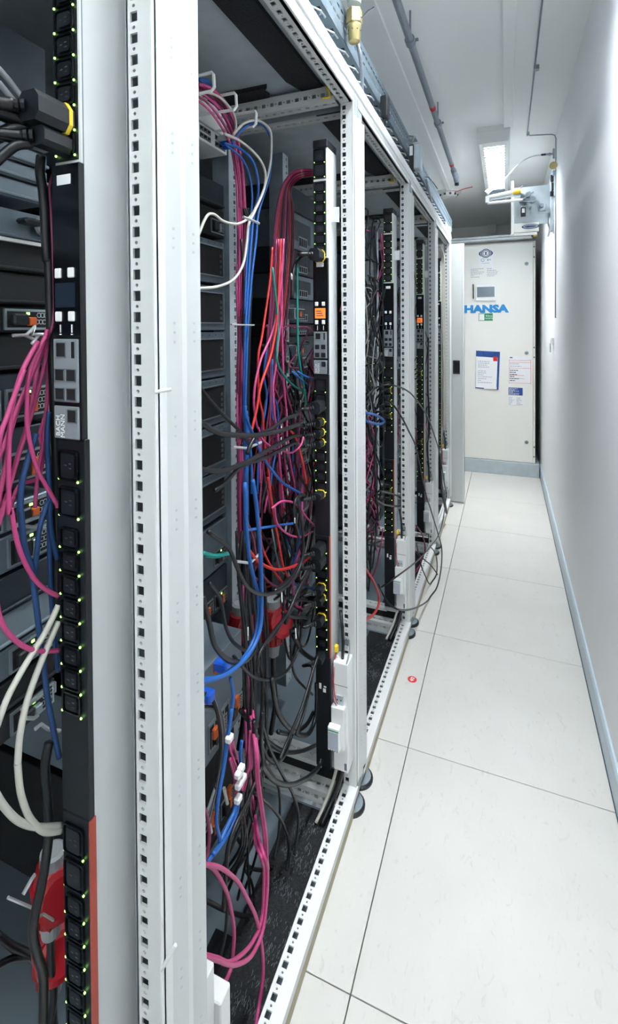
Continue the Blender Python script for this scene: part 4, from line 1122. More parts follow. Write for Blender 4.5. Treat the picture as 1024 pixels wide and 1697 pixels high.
c3 = crop(320, 100, 4.267); c6 = crop(320, 0, 2.226); c5 = crop(320, 560, 4.267); c7 = crop(320, 800, 2.226); cb = crop(320, 1180, 4.267); c8 = crop(320, 1440, 5.69); cc_ = crop(600, 560, 6.4); cd_ = crop(600, 800, 5.656)
cable('network_cable', [(387, 222), (405, 204), (428, 200), (446, 213), (450, 234), (448, 270), (440, 305), (428, 335), (415, 358), (400, 369), (387, 371), (369, 366), (354, 355), (342, 359), (329, 389)], -.56, .0030, 'white_cable', 'white cable arching over the top ring and dipping left behind the near post')
cable('network_cable', [(372, 222), (395, 232), (418, 250), (434, 270), (440, 290), (437, 315), (423, 348), (412, 372), (409, 400), (403, 437), (387, 463), (360, 475), (325, 478)], -.54, .0030, 'white_cable', 'white cable sweeping down then left in front of the blade units')
cable('network_cable', [(340, 152), (365, 162), (385, 185), (391, 205), (388, 222), (380, 228)], -.59, .0030, 'white_cable', 'short white cable lying over the pink bundle at the rings')
cable('network_cable', [(385, 238), (395, 222), (410, 208), (428, 204), (443, 216), (450, 240), (447, 290), (435, 330), (427, 360), (424, 400), (416, 470), (410, 560), (406, 700), (405, 900)], -.57, .0030, 'blue_cable', 'blue cable looping over the third ring beside the white cable')
cable('network_cable', [(372, 238), (395, 245), (415, 262), (425, 285), (428, 320), (420, 360), (416, 400), (411, 470), (406, 560), (404, 700)], -.575, .0036, 'blue_cable', 'blue cable leaving the patch panel socket and dropping straight down')
cable('network_cable', [(375, 241), (400, 262), (413, 290), (418, 330), (413, 380), (409, 430), (405, 520)], -.575, .0026, 'blue_cable', 'thin blue cable under the thicker blue one at the patch panel')
cable('network_cable', [(330, 132), (342, 134), (348, 142), (340, 148)], -.64, .005, 'blue_cable', 'short thick blue loop at the top left ring')
for i, (u, v) in enumerate(((373, 237), (368, 229), (377, 243))):
    p = onx(u, v, -.655); tag(obj('cable_plug', B('plug_blue' if i != 1 else 'clear_grey').bbox((p.x-.012, p.y-.006, p.z-.006), (p.x+.022, p.y+.006, p.z+.006), .002)), ['blue network plug in the patch panel', 'clear network plug in the patch panel', 'lower blue network plug at the patch panel corner'][i], 'plug')
# fan of pink/red from upper right
rnd = random.Random(11)
fan_m = ['magenta_dark', 'pink', 'red_cable', 'magenta_dark', 'black_cable', 'magenta_dark', 'pink', 'black_cable', 'magenta_dark', 'red_cable', 'black_cable', 'magenta_dark']
for i, m_ in enumerate(fan_m):
    s_ = i*3.4
    pts = [(518, 282+i*.8, -.50), (500, 281+i*1.2, -.52), (484-s_*.15+i*.8, 287+i*1.5, -.55), (468+s_*.35, 308+i*1.0, -.58), (458+s_*.75, 350, -.60), (452+s_*.9, 420, -.61), (448+s_*.8, 500, -.61), (444+s_*.6+rnd.uniform(-5, 5), 600, -.61), (450+rnd.uniform(-22, 30), 720, -.60), (455+rnd.uniform(-28, 40), 850, -.58)]
    cable('network_cable', pts, None, .0026, m_, {'magenta_dark': 'dark magenta', 'pink': 'bright pink', 'red_cable': 'red', 'black_cable': 'black'}[m_]+' cable in the arching fan left of the second power strip top', 'cables of the arching fan in the second rack')
def T(conv, L, x, r, m, lab, g=None): return cable('network_cable', conv(L), x, r, m, lab, g)
T(c5, [(560, -640), (545, -420), (515, -200), (485, 0), (460, 140), (465, 400), (490, 540), (500, 700), (520, 860), (540, 1023), (560, 1200)], -.53, .0028, 'red_cable', 'red cable running down the middle of the second rack')
T(c5, [(620, -700), (610, -450), (600, -250), (590, -100), (575, 0), (545, 140), (480, 330), (450, 500), (415, 650), (400, 720)], -.51, .0030, 'red_cable', 'bright red cable slanting from upper right to lower left in the second rack')
T(c5, [(640, -700), (620, -400), (590, -160), (545, 0), (480, 150), (440, 320), (430, 470), (450, 620), (470, 680), (475, 1023)], -.52, .0028, 'pink', 'pink cable bowing left in the middle of the second rack')
T(c5, [(600, -700), (625, -420), (625, -160), (605, 0), (585, 200), (565, 340), (575, 540), (600, 700), (610, 860), (625, 1023), (640, 1200)], -.52, .0028, 'pink', 'pink cable running down right of the slanting red cable')
T(c5, [(600, -350), (625, -160), (630, 0), (640, 300), (660, 530), (665, 700), (690, 900), (715, 1023), (740, 1200)], -.52, .0026, 'pink', 'pink cable nearest the rear uprights, ending low at the red plug')
T(c5, [(590, -700), (570, -400), (560, -160), (545, 0), (545, 400), (540, 700), (535, 1023)], -.54, .0026, 'magenta_dark', 'dark magenta cable hanging straight in the middle of the second rack')
T(c5, [(560, 150), (552, 500), (590, 650), (600, 800)], -.55, .0028, 'blue_cable', 'dark blue cable behind the pink strands at mid height')
T(c5, [(520, 80), (500, 260), (520, 420), (490, 640), (460, 900), (455, 1100)], -.56, .0028, 'blue_cable', 'blue cable weaving behind the red strands')
T(c5, [(560, 400), (600, 520), (590, 760), (560, 940), (540, 1100)], -.56, .0026, 'blue_cable', 'blue cable behind the two white tags at mid height')
T(c5, [(370, 480), (375, 560), (440, 720), (500, 850), (560, 940), (640, 1030), (760, 1100)], -.50, .0034, 'blue_cable', 'bright blue cable slanting down to the right in the second rack')
T(c5, [(372, 520), (380, 700), (375, 1023), (380, 1250)], -.53, .005, 'blue_cable', 'thick bright blue cable hanging left of the slanting one')
T(c5, [(385, 560), (395, 700), (412, 900), (415, 1100)], -.53, .0034, 'blue_cable', 'blue cable hanging beside the thick bright blue one')
T(c5, [(735, -560), (740, 0), (750, 150), (770, 280), (790, 400), (800, 470)], -.50, .0030, 'green_cable', 'dark green cable hanging straight left of the second power strip')
T(c5, [(560, -500), (600, -100), (590, 130), (620, 230), (680, 310), (760, 370), (850, 390)], -.51, .0030, 'green_cable', 'dark green cable curving right behind the second power strip')
T(c5, [(700, 240), (760, 290), (830, 350), (860, 380)], -.50, .0026, 'blue_cable', 'short blue cable by the top outlet plugs')
T(c5, [(740, 240), (800, 275), (870, 290)], -.49, .003, 'blue_cable', 'short blue cable passing behind the control module')
T(c5, [(690, 660), (720, 700), (760, 820), (790, 960), (800, 1030)], -.48, .0032, 'red_cable', 'red cable dropping just left of the small outlets')
T(c5, [(470, 690), (510, 740), (570, 780), (640, 800), (700, 810), (760, 760), (780, 700)], -.47, .0024, 'pink', 'pink cable curling up near the white tags')
T(c5, [(340, -700), (360, -300), (350, -40), (365, 200), (355, 420), (360, 700), (340, 760)], -.585, .003, 'black_cable', 'black cord lying along the pink bundle')
T(c7, [(200, 240), (240, 290), (300, 320), (350, 315), (410, 290), (440, 260)], -.49, .0036, 'red_cable', 'bright red cable sagging between bundle and power strip')
T(c7, [(245, 130), (255, 240), (300, 330), (335, 375)], -.51, .003, 'red_cable', 'red cable curving down to the big red plug')
T(c7, [(275, -20), (290, 80), (312, 200), (330, 300), (350, 350)], -.50, .003, 'red_cable', 'red cable ending just above the big red plug')
T(c7, [(290, 95), (330, 68), (380, 80), (420, 130), (445, 155)], -.48, .0026, 'pink', 'pink cable arching to the small outlets')
T(c7, [(300, 90), (310, 150), (350, 190), (400, 200), (440, 180)], -.49, .0026, 'pink', 'pink cable drooping under the arched one')
T(c7, [(190, 0), (195, 120), (220, 200), (250, 330), (320, 385), (390, 340)], -.50, .0026, 'magenta_dark', 'dark magenta cable sagging in front of the big red plug')
T(c7, [(200, 175), (300, 160), (370, 150)], -.50, .003, 'blue_cable', 'blue cable crossing level above the big red plug')
T(c7, [(220, -10), (235, 100), (250, 300), (252, 480), (238, 570), (195, 645), (120, 708), (20, 738)], -.455, .0042, 'blue_cable', 'upper one of two thick blue cables arcing left at the bottom')
T(c7, [(190, 0), (205, 260), (240, 420), (238, 520), (215, 600), (170, 665), (100, 715), (20, 728)], -.465, .0042, 'blue_cable', 'lower one of two thick blue cables arcing left at the bottom')
T(c7, [(138, 720), (148, 780), (140, 860), (122, 960), (112, 1050)], -.46, .0034, 'blue_cable', 'blue cable dropping from the blue plug low in the second rack')
T(c7, [(35, 258), (80, 268), (130, 262)], -.52, .0036, 'teal_cable', 'lower short teal patch cable on the silver unit')
T(c7, [(45, 270), (90, 274), (128, 258)], -.525, .0028, 'teal_cable', 'upper short teal patch cable on the silver unit')
def pk(conv, L, x, r, lab, g=None): return cable('power_cable', conv(L), x, r, 'black_cable', lab, g, 8)
pk(c5, [(48, 350), (110, 430), (200, 530), (280, 610), (345, 675), (400, 760)], -.50, .0034, 'black cord slanting from behind the near post to the blue cables')
pk(c7, [(385, 60), (402, 150), (405, 260), (385, 330), (335, 390), (265, 412), (205, 390), (165, 320), (130, 240), (55, 180)], -.45, .0036, 'black cord forming the large sagging loop above the big red plug')
pk(c7, [(35, 420), (60, 520), (80, 600), (130, 655), (190, 658), (225, 620)], -.46, .0046, 'glossy black cord making a deep U in front of the slate box')
pk(c7, [(60, 370), (100, 430), (120, 530), (150, 590), (205, 628)], -.48, .0034, 'black cord ending beside the slate box')
pk(c7, [(430, 320), (390, 390), (350, 480), (300, 545), (245, 630), (238, 700)], -.46, .0036, 'black cord falling left from the middle outlets past the big red plug')
pk(c7, [(300, 430), (330, 420), (330, 500), (300, 560), (260, 600)], -.48, .003, 'black cord draped across the big red plug')
pk(c7, [(460, 640), (440, 700), (400, 830), (340, 970), (320, 1020)], -.445, .0034, 'black cord dropping diagonally from the lowest outlet')
pk(c7, [(290, 720), (310, 840), (360, 910), (420, 930), (452, 860), (455, 740)], -.47, .0055, 'thick black cord looping under the blank strip end')
pk(c7, [(175, 840), (250, 930), (330, 990), (400, 990), (458, 965)], -.50, .0050, 'thick black cord over the bottom perforated rail')
pk(c7, [(370, 560), (400, 620), (440, 650)], -.49, .006, 'short thick black cord by the blank strip end')
pk(c7, [(360, 540), (362, 640), (380, 720), (440, 780)], -.50, .0032, 'black cord hanging right of the big red plug')
pk(c7, [(400, 500), (392, 600), (350, 690), (290, 725), (220, 715), (150, 640)], -.49, .0034, 'black cord sagging beneath the big red plug')
pk(cb, [(430, 570), (500, 620), (570, 690), (630, 780), (670, 900), (675, 1023), (660, 1120)], -.47, .0036, 'black cord arcing down onto the brush mat')
pk(cb, [(480, 60), (540, 250), (600, 380), (650, 480), (700, 570), (740, 700), (740, 850), (715, 1010)], -.46, .0034, 'black cord running to the right side of the brush mat')
pk(cb, [(430, 60), (450, 280), (520, 430), (600, 500), (700, 512), (800, 470), (880, 400), (905, 330)], -.455, .0052, 'thick black cord swooping up to the foot of the power strip')
pk(cb, [(500, 350), (590, 500), (612, 600), (612, 760), (600, 900), (570, 1040)], -.49, .0032, 'black cord hanging straight above the brush mat')
pk(cb, [(490, 0), (480, 200), (490, 370), (430, 520), (380, 640), (300, 800), (250, 950), (235, 1080), (215, 1400)], -.45, .0042, 'black cord curving left down to the base panel')
pk(cb, [(380, 640), (390, 700), (370, 850), (350, 960)], -.50, .0036, 'short black cord above the grey base panel')
pk(cb, [(290, 850), (340, 940), (370, 1023), (400, 1100), (530, 1120), (560, 1090)], -.52, .0038, 'black cord curling on the grey base panel')
pk(cb, [(850, 0), (800, 90), (700, 150), (600, 140)], -.49, .005, 'thick black cord behind the blank strip end')
pk(cb, [(700, 160), (650, 300), (590, 360), (530, 330), (470, 200), (400, 60)], -.48, .0036, 'black cord bent in a V over the perforated bottom rails')
pk(c8, [(100, 290), (200, 340), (300, 390), (420, 430), (520, 455)], -.52, .004, 'black cord lying across the grey base panel')
pk(c8, [(480, 0), (540, 100), (570, 220), (575, 360)], -.52, .003, 'thin black cord reaching the middle of the brush mat')
pk(c8, [(310, -30), (300, 120), (320, 320), (310, 560), (270, 760), (235, 900)], -.45, .0032, 'thin black cord hanging in front of the pink loops')
for i in range(9):
    rnd = random.Random(100+i); u = 396+i*4.6
    cable('power_cable', [(u+rnd.uniform(-6, 6), 880, -.52), (u+rnd.uniform(-8, 8), 960, -.51), (u+6+rnd.uniform(-6, 6), 1060, -.50), (u+10+rnd.uniform(-7, 7), 1150, -.49), (u+12+rnd.uniform(-8, 8), 1240, -.485), (u+rnd.uniform(-12, 22), 1330, -.49), (u-6+rnd.uniform(-16, 16), 1400, -.50), (u-30+rnd.uniform(-16, 16), 1450+i*5, -.54)], None, rnd.choice((.0030, .0036, .0042)), 'black_cable', 'black cord in the loose vertical bunch low in the second rack', 'black cords of the loose vertical bunch')
for i in range(6):
    rnd = random.Random(130+i); o_ = i*5
    cable('network_cable', [(335, 1150+o_, -.50), (350+i*3, 1155+o_, -.49), (362+i*2, 1190+o_, -.485), (366+i, 1240, -.485), (358, 1300, -.49), (345-i*2, 1370, -.50)], None, .0036 if i < 3 else .0026, 'black_cable' if i % 2 == 0 else 'grey_cable', 'dark grey cable in the curved bunch hugging the near post low down', 'curved bunch hugging the near post')
# lower pinks
cable('network_cable', c8([(490, -1500, -.57), (500, -1150, -.56), (525, -800, -.535), (560, -500, -.50), (590, -240, -.46), (640, -120), (670, 0), (665, 200), (655, 400), (620, 560), (540, 720), (430, 830), (330, 880), (225, 840), (60, 800)]), -.43, .0034, 'pink', 'outer pink cable turning left in a wide curve at the bottom')
cable('network_cable', c8([(500, -1500, -.57), (515, -1150, -.56), (545, -800, -.53), (585, -500, -.49), (620, -280, -.45), (670, -120), (700, 0), (695, 250), (660, 560), (600, 730), (520, 850), (400, 905), (300, 890), (225, 860), (60, 830)]), -.425, .0034, 'pink', 'inner pink cable turning left in a wide curve at the bottom')
cable('network_cable', c8([(60, -40), (200, -30), (310, 20), (420, 120), (500, 260), (590, 450), (640, 680), (660, 900), (650, 1100), (620, 1300), (590, 1480)]), -.43, .0034, 'pink', 'long pink cable running down off the bottom of the picture')
cable('network_cable', c8([(80, -60), (190, 0), (280, 140), (340, 300), (385, 560), (380, 760), (360, 930), (300, 1070), (240, 1150)]), -.44, .0032, 'pink', 'pink cable ending at the white box behind the near post foot')
cable('network_cable', cb([(355, -900, -.58), (362, -600, -.57), (378, -350, -.55), (390, -120, -.52), (410, 60, -.48), (440, 250), (450, 480), (480, 700), (500, 860), (512, 1023), (520, 1110)]), -.44, .0034, 'pink', 'left of two parallel pink cables hanging to the brush mat')
cable('network_cable', cb([(362, -900, -.58), (372, -600, -.565), (390, -350, -.545), (405, -120, -.51), (428, 60, -.475), (455, 300), (465, 500), (495, 720), (515, 880), (522, 1023), (530, 1110)]), -.437, .0034, 'pink', 'right of two parallel pink cables hanging to the brush mat')
cable('network_cable', cb([(75, 670), (100, 740), (115, 860), (100, 1000), (60, 1110)]), -.46, .003, 'magenta_dark', 'dark pink cable beside the near post under the white lever')
for i in range(14):
    rnd = random.Random(160+i)
    if i < 6: pts = [(250+i*5, 190), (262+i*5, 260), (290+i*4, 340), (325+rnd.uniform(-8, 20), 430)]
    elif i < 9: pts = [(240+i*3, 330), (262+i*4, 430), (285+i*2, 500), (310+rnd.uniform(-5, 10), 600)]
    else: pts = [(400+i*4-30, 60+i*8), (395+i*5-45, 250), (400+i*5-50, 380), (375+rnd.uniform(-10, 10), 470), (350+rnd.uniform(-10, 10), 560)]
    cable('network_cable', cb(pts), -.465, .0027, 'pink', 'short pink cable meeting the cluster of white connectors low in the second rack', 'short pink cables at the white connectors', 6)
wc = cb([(258, 185), (322, 440), (352, 468), (325, 515), (320, 615), (340, 400)])
for (u, v) in wc:
    p = onx(u, v, -.455); o_ = obj('cable_connector', B('label_white').bbox((p.x-.006, p.y-.008, p.z-.0055), (p.x+.005, p.y+.008, p.z+.0055), .002)); tag(o_, 'white plug joining pink cables low in the second rack', 'plug', 'white plugs on the pink cables')
T(cb, [(270, -20), (250, 160), (215, 400), (180, 600), (165, 780), (190, 920), (150, 1000), (100, 1060)], -.458, .0034, 'blue_cable', 'blue cable running down past the white connectors to the base')
T(cb, [(310, 630), (285, 720), (245, 800), (195, 910)], -.458, .004, 'blue_cable', 'left of two blue cables below the white connectors')
T(cb, [(322, 630), (300, 730), (262, 830), (200, 930), (140, 1010)], -.456, .004, 'blue_cable', 'right of two blue cables below the white connectors')
T(cb, [(345, 200), (335, 300), (340, 400)], -.47, .0034, 'blue_cable', 'short blue cable above the white connectors')
for i, (u, v) in enumerate(((368, 1103), (341, 1152))):
    p = onx(u, v, -.50); tag(obj('cable_plug', B('plug_blue' if i == 0 else 'plug_blue').bbox((p.x-.015, p.y-.010, p.z-.010), (p.x+.015, p.y+.010, p.z+.010), .003)), ['bright blue plug on the slate box', 'dark blue plug beside the near post low down'][i], 'plug')
for i, (u, v) in enumerate(((345, 1083), (352, 1235))):
    pass
# white paper tags
for i, (u, v, r_) in enumerate(((483, 458, .3), (466, 710, .2), (466, 733, 1.2), (466, 745, .4), (411, 1050, .2), (488, 860, .1), (490, 1050, 1.0), (467, 990, .8))):
    p = onx(u, v, -.47); o_ = obj('cable_tag', B('label_white').bbox((-.001, -.011, -.006), (.001, .011, .006), .0005), loc=p, rot=(r_, 0, .5)); tag(o_, 'small white paper tag wrapped on a cable in the second rack', 'tag', 'white cable tags in the second rack')
# random tangle helper (world space boxes)
def tangle(n, seed, xr_, yr_, zr_, mats, label, group, r=(.0022, .0036), name='network_cable'):
    rnd = random.Random(seed)
    for i in range(n):
        m_ = rnd.choice(mats); z = rnd.uniform(*zr_); y = rnd.uniform(*yr_); x = rnd.uniform(*xr_); pts = []
        L = rnd.uniform(.25, .7); down = rnd.choice((-1, 1)); k_ = 5
        for j in range(k_+1):
            f = j/k_
            pts.append(V(min(max(x+rnd.uniform(-.035, .035), xr_[0]), xr_[1]), min(max(y+rnd.uniform(-.06, .06), yr_[0]), yr_[1]), min(max(z+down*(f-.5)*L+rnd.uniform(-.04, .04), zr_[0]), zr_[1])))
        if rnd.random() < .35:   # drooping loop
            a_ = pts[0]; b2 = V(rnd.uniform(*xr_), rnd.uniform(*yr_), a_.z+rnd.uniform(-.05, .05)); sag = rnd.uniform(.06, .22)
            pts = [a_.lerp(b2, f)+V(0, 0, -sag*4*f*(1-f)) for f in (0, .2, .4, .6, .8, 1)]
        o_ = obj(name, B(m_).tube(cr(pts, 4), rnd.uniform(*r), 6), smooth=True); tag(o_, label, 'cable', group)
tangle(26, 1, (-.66, -.49), (R1+.66, R1+.90), (.55, 1.30), ['pink', 'magenta_dark', 'blue_cable', 'red_cable', 'magenta_dark'], 'coloured patch cable in the tangle behind the second power strip', 'coloured tangle behind the second power strip')
tangle(44, 2, (-.64, -.48), (R1+.68, R1+.92), (.50, 1.25), ['black_cable'], 'black cord in the tangle behind the second power strip', 'black tangle behind the second power strip', (.0026, .0042), 'power_cable')
tangle(6, 3, (-.60, -.49), (R1+.70, R1+.9), (.6, 1.2), ['grey_cable', 'white_cable'], 'pale thin cable in the tangle behind the second power strip', 'pale cables behind the second power strip', (.0015, .0024))
for k, zr_ in ((2, (.45, 1.75)), (3, (.4, 1.75)), (4, (.4, 1.75))):
    R = P0+PITCH*(k-1)+.04; nm = names_c[k]; n_ = {2: 64, 3: 26, 4: 12}[k]
    tangle(n_, 10+k, (-.60, -.46), (R+.50, R+.745), zr_, ['black_cable'], 'black cord in the tangle beside the %s power strip' % nm, 'black tangle in the %s rack' % nm, (.0024, .004), 'power_cable')
    tangle(n_//3, 20+k, (-.58, -.47), (R+.50, R+.745), (zr_[0], .95), ['magenta_dark', 'pink', 'grey_cable'], 'coloured cable in the tangle beside the %s power strip' % nm, 'coloured tangle in the %s rack' % nm)
R2 = P0+PITCH+.04
tangle(9, 40, (-.56, -.47), (R2+.45, R2+.72), (.85, 1.45), ['grey_cable', 'white_cable'], 'pale grey cable curling in the third rack', 'pale cables in the third rack', (.0016, .0026))
tangle(10, 41, (-.60, -.47), (R2+.50, R2+.72), (1.35, 1.68), ['magenta_dark', 'pink'], 'dusty pink cable curling at the top of the third rack', 'pink cables at the top of the third rack', (.002, .003))
# power plugs with cords
def plug(k, z, big, label, pts, x, group=None, lock=True, r=.0042, mw='black_cable'):
    P = P0+PITCH*k; yf = P-.05-.003; X = -.4525
    w, h, l = (.0145, .0155, .045) if big else (.0118, .0100, .036)
    t = thing('power_cable', label, 'cable', (0, 0, 0), group)
    prof = [(X-w, z-h*.5), (X-w*.6, z-h), (X+w*.6, z-h), (X+w, z-h*.5), (X+w, z+h*.5), (X+w*.6, z+h), (X-w*.6, z+h), (X-w, z+h*.5)]
    mb = B('black').prism(prof, 'y', yf-l, yf)
    obj('plug', mb, t)
    if lock:
        e = .0014
        obj('locking_ring', B('yellow').prism([(X+(a_-X)*1.05, z+(b_-z)*1.08) for a_, b_ in prof], 'y', yf-.0075, yf-.003), t, label='yellow locking ring')
    sr = B('black'); q0 = V(X-.004, yf-l, z)
    dirv = (V(-.014, -.012, -.001)).normalized()
    for j in range(5): sr.cyl(q0+dirv*(j*.0058), q0+dirv*(j*.0058+.0036), .0068-j*.0006, .0062-j*.0006, n=8)
    obj('strain_relief', sr, t)
    st = q0+dirv*.010
    P_ = [st, q0+dirv*.035]+[onx(p[0], p[1], p[2] if len(p) > 2 else x) for p in pts]
    obj('cord', B(mw).tube(cr(P_, 5), r, 8), t, smooth=True)
    return t
def zpd(k, v, u=None):
    P = P0+PITCH*k; return ony(533 if k == 1 else u, v, P-.05).z
plug(1, zpd(1, 672), True, 'glossy black cord with square ribbed plug, uppermost of the outlet plugs at mid height', c5([(740, 540), (650, 575), (560, 640), (470, 680), (420, 730), (380, 820)]), -.47, lock=False)
plug(1, zpd(1, 698), False, 'black cord with yellow-ringed plug, upper of three, sweeping left to the near post', c5([(740, 615), (620, 655), (500, 682), (380, 690), (220, 680), (120, 642), (40, 585)]), -.455, r=.005)
plug(1, zpd(1, 715), False, 'black cord with yellow-ringed plug, middle of three, sagging left', c5([(720, 690), (600, 750), (430, 850), (300, 910), (180, 942), (40, 928)]), -.46, r=.0045)
plug(1, zpd(1, 732), False, 'black cord with yellow-ringed plug, lower of three, running down left', c5([(720, 745), (600, 800), (500, 850), (340, 910), (230, 1023), (150, 1080)]), -.465)
plug(1, zpd(1, 817), False, 'black cord with yellow-ringed plug below the small empty outlets', c7([(410, 45), (380, 60), (372, 120), (390, 200)]), -.47)
plug(1, zpd(1, 905), True, 'black cord with large ribbed plug, upper of the pair over the red stripe', c7([(430, 262), (400, 290), (360, 350), (300, 400)]), -.47, lock=False)
plug(1, zpd(1, 925), True, 'black cord with large ribbed plug, lower of the pair over the red stripe', c7([(430, 320), (400, 380), (370, 440), (340, 520)]), -.47, lock=False)
plug(1, zpd(1, 970), False, 'black cord with yellow-ringed plug by the red stripe, highest of three', c7([(420, 390), (380, 420), (330, 425)]), -.48)
plug(1, zpd(1, 987), False, 'black cord with yellow-ringed plug by the red stripe, middle of three', c7([(420, 435), (370, 440), (340, 520)]), -.48)
plug(1, zpd(1, 1020), False, 'black cord with yellow-ringed plug by the red stripe, lowest of three', c7([(420, 500), (370, 495), (330, 480)]), -.48)
plug(1, zpd(1, 1082), False, 'black cord from the lowest outlet with a bare ribbed plug', c7([(440, 680), (430, 760), (405, 860), (380, 930)]), -.45, lock=False, r=.0036)
plug(1, zpd(1, 425), True, 'black cord with a wide plug at the top of the control module', c6([(420, 940), (390, 955), (370, 1000), (365, 1100)]), -.50, r=.0052)
def plug3(k, z, seed):
    P = P0+PITCH*k; yf = P-.053; X = -.4525; rnd = random.Random(seed); w, h, l = .0118, .0100, .036
    t = thing('power_cable', 'short black cord plugged in the %s power strip, %s from the top' % (names_c[k], ORDW[seed % 20]), 'cable', (0, 0, 0), 'cords plugged in the %s power strip' % names_c[k])
    obj('plug', B('black').bbox((X-w, yf-l, z-h), (X+w, yf, z+h), .004), t)
    if seed % 2: obj('locking_ring', B('yellow').bbox((X-w-.0006, yf-.007, z-h-.0006), (X+w+.0006, yf-.003, z+h+.0006), .004), t)
    P_ = [V(X-.004, yf-l, z), V(X-.018, yf-l-.012, z-.004), V(X-.05, yf-l+rnd.uniform(-.02, .02), z-rnd.uniform(.01, .05)), V(X-.09, yf-rnd.uniform(0, .06), z-rnd.uniform(.05, .15)), V(X-.11, yf-rnd.uniform(-.03, .08), z-rnd.uniform(.15, .30))]
    obj('cord', B('black_cable').tube(cr(P_, 5), .0038, 7), t, smooth=True)
for i in range(9): plug3(2, 1.066-i*.0267 if i < 6 else .646-(i-6)*.0265, i)
for i in range(5): plug3(3, 1.066-i*.0267*1.0 if i < 3 else .646-(i-3)*.053, 20+i)
# rack A plugs
zA = ony(115, 203, P0-.05).z; zA2 = ony(112, 245, P0-.05).z
t = plug(0, zA, True, 'thick black plug with yellow ring at the top of the nearest power strip', [(45, 205, -.47), (20, 215, -.48), (-30, 238, -.50)], None, r=.0075)
t = plug(0, zA2, False, 'black ribbed plug just below the yellow-ringed one on the nearest power strip', [(48, 237, -.465), (25, 242, -.47), (0, 262, -.48), (-30, 290, -.49)], None, lock=False, r=.0055)
# rack A cables -----------------------------------------------------------
def A(L, x, r, m, lab, g=None): return cable('network_cable', L, x, r, m, lab, g)
ca = crop(0, 400, 3.012); cg = crop(0, 830, 3.012); ch = crop(0, 1250, 3.012); ci = crop(0, 0, 3.012)
A(ca([(262, -330, -.486), (248, -270), (255, -130), (262, 30), (268, 200), (270, 330), (262, 420), (235, 500)]), -.487, .0016, 'magenta_dark', 'dark pink cable hanging along the left side of the nearest power strip')
A(ci([(205, 780), (200, 860), (215, 960), (225, 1100), (235, 1290)])+ca([(245, 100), (250, 300), (262, 600), (280, 1100)])+cg([(290, 600)]), -.492, .0055, 'black_cable', 'thick black cord hanging along the nearest power strip')
for i, L in enumerate([[(235, 440), (220, 500), (160, 660), (90, 820), (40, 960), (-10, 1100)], [(232, 450), (205, 560), (120, 760), (60, 930), (30, 1100), (-10, 1330)], [(238, 480), (225, 600), (170, 820), (100, 1050), (40, 1250), (0, 1345)], [(235, 520), (195, 600), (150, 860), (85, 1080), (20, 1340)], [(235, 480), (240, 650), (235, 800), (215, 1000), (190, 1150), (175, 1330)], [(238, 700), (230, 850), (200, 960), (215, 1060), (190, 1180), (95, 1220), (50, 1345)]]):
    A(ca(L), -.485-.003*i, .0022, 'pink', ['pink cable fanning out left at mid height, highest strand', 'second pink strand of the fan at the left edge', 'third pink strand of the fan, crossing the honeycomb vents', 'fourth pink strand of the fan, near the middle of the gap', 'pink strand hanging close beside the nearest power strip', 'pink strand wandering down beside the nearest power strip'][i])
A(ca([(230, 470), (150, 640), (135, 820), (140, 950), (180, 1120), (230, 1220), (283, 1310), (287, 1330)]), -.478, .0024, 'pink', 'pink cable swinging right and ending at the first lower outlets')
A(ca([(190, 500), (110, 650), (60, 830), (45, 1010), (45, 1345)])+cg([(55, 40), (80, 180), (120, 300), (180, 400), (240, 450), (290, 475)]), -.476, .0026, 'pink', 'long pink cable looping right to the outlets, upper loop')
A(ca([(120, 640), (40, 860), (-10, 1050)])+cg([(-30, 300), (-15, 520), (20, 630), (80, 700), (150, 740), (220, 750), (292, 747)]), -.474, .0026, 'pink', 'long pink cable looping right to the outlets, lower loop')
A(cg([(30, 0), (10, 60), (-20, 140)]), -.48, .003, 'pink', 'short pink piece leaving the left edge below the orange tab')
A(cg([(292, 520), (230, 650), (150, 780), (80, 900), (30, 1000), (-20, 1140)]), -.474, .0034, 'white_cable', 'upper cream cable slanting down to the left edge')
A(cg([(292, 600), (240, 720), (180, 870), (130, 1020), (100, 1170), (90, 1300)])+ch([(90, 60), (105, 200), (150, 320), (220, 385), (305, 380)]), -.474, .0036, 'white_cable', 'cream cable hanging down and hooking right at the bottom')
A(ch([(-30, 180), (20, 260), (90, 330), (180, 362), (305, 358)]), -.475, .0036, 'white_cable', 'cream cable entering from the left edge at the bottom loop')
A(ci([(-10, 340), (50, 410), (110, 490), (160, 555)]), -.50, .0034, 'grey_cable', 'upper pale grey cable slanting above the black plug')
A(ci([(-10, 410), (40, 470), (90, 530), (130, 575)]), -.50, .0034, 'grey_cable', 'lower pale grey cable slanting above the black plug')
A(ca([(245, 850), (235, 960), (240, 1100), (250, 1340)])+cg([(245, 0), (255, 150), (285, 290)]), -.49, .003, 'blue_cable_shaded', 'shaded blue cable descending left of the lower outlets')
A(ca([(180, 960), (150, 1060), (110, 1200), (100, 1340)])+cg([(105, 60), (120, 220), (160, 360), (185, 560), (215, 800), (240, 1000), (270, 1160), (295, 1280)]), -.485, .0034, 'blue_cable_shaded', 'long shaded blue cable running down behind the cream cables')
A(cg([(240, 0), (200, 130), (180, 300), (170, 430)]), -.49, .003, 'blue_cable_shaded', 'shaded blue cable slanting left under the orange tab')
A(cg([(245, 60), (250, 300), (262, 560), (290, 850)]), -.495, .003, 'blue_cable_shaded', 'shaded blue cable beside the small outlets')
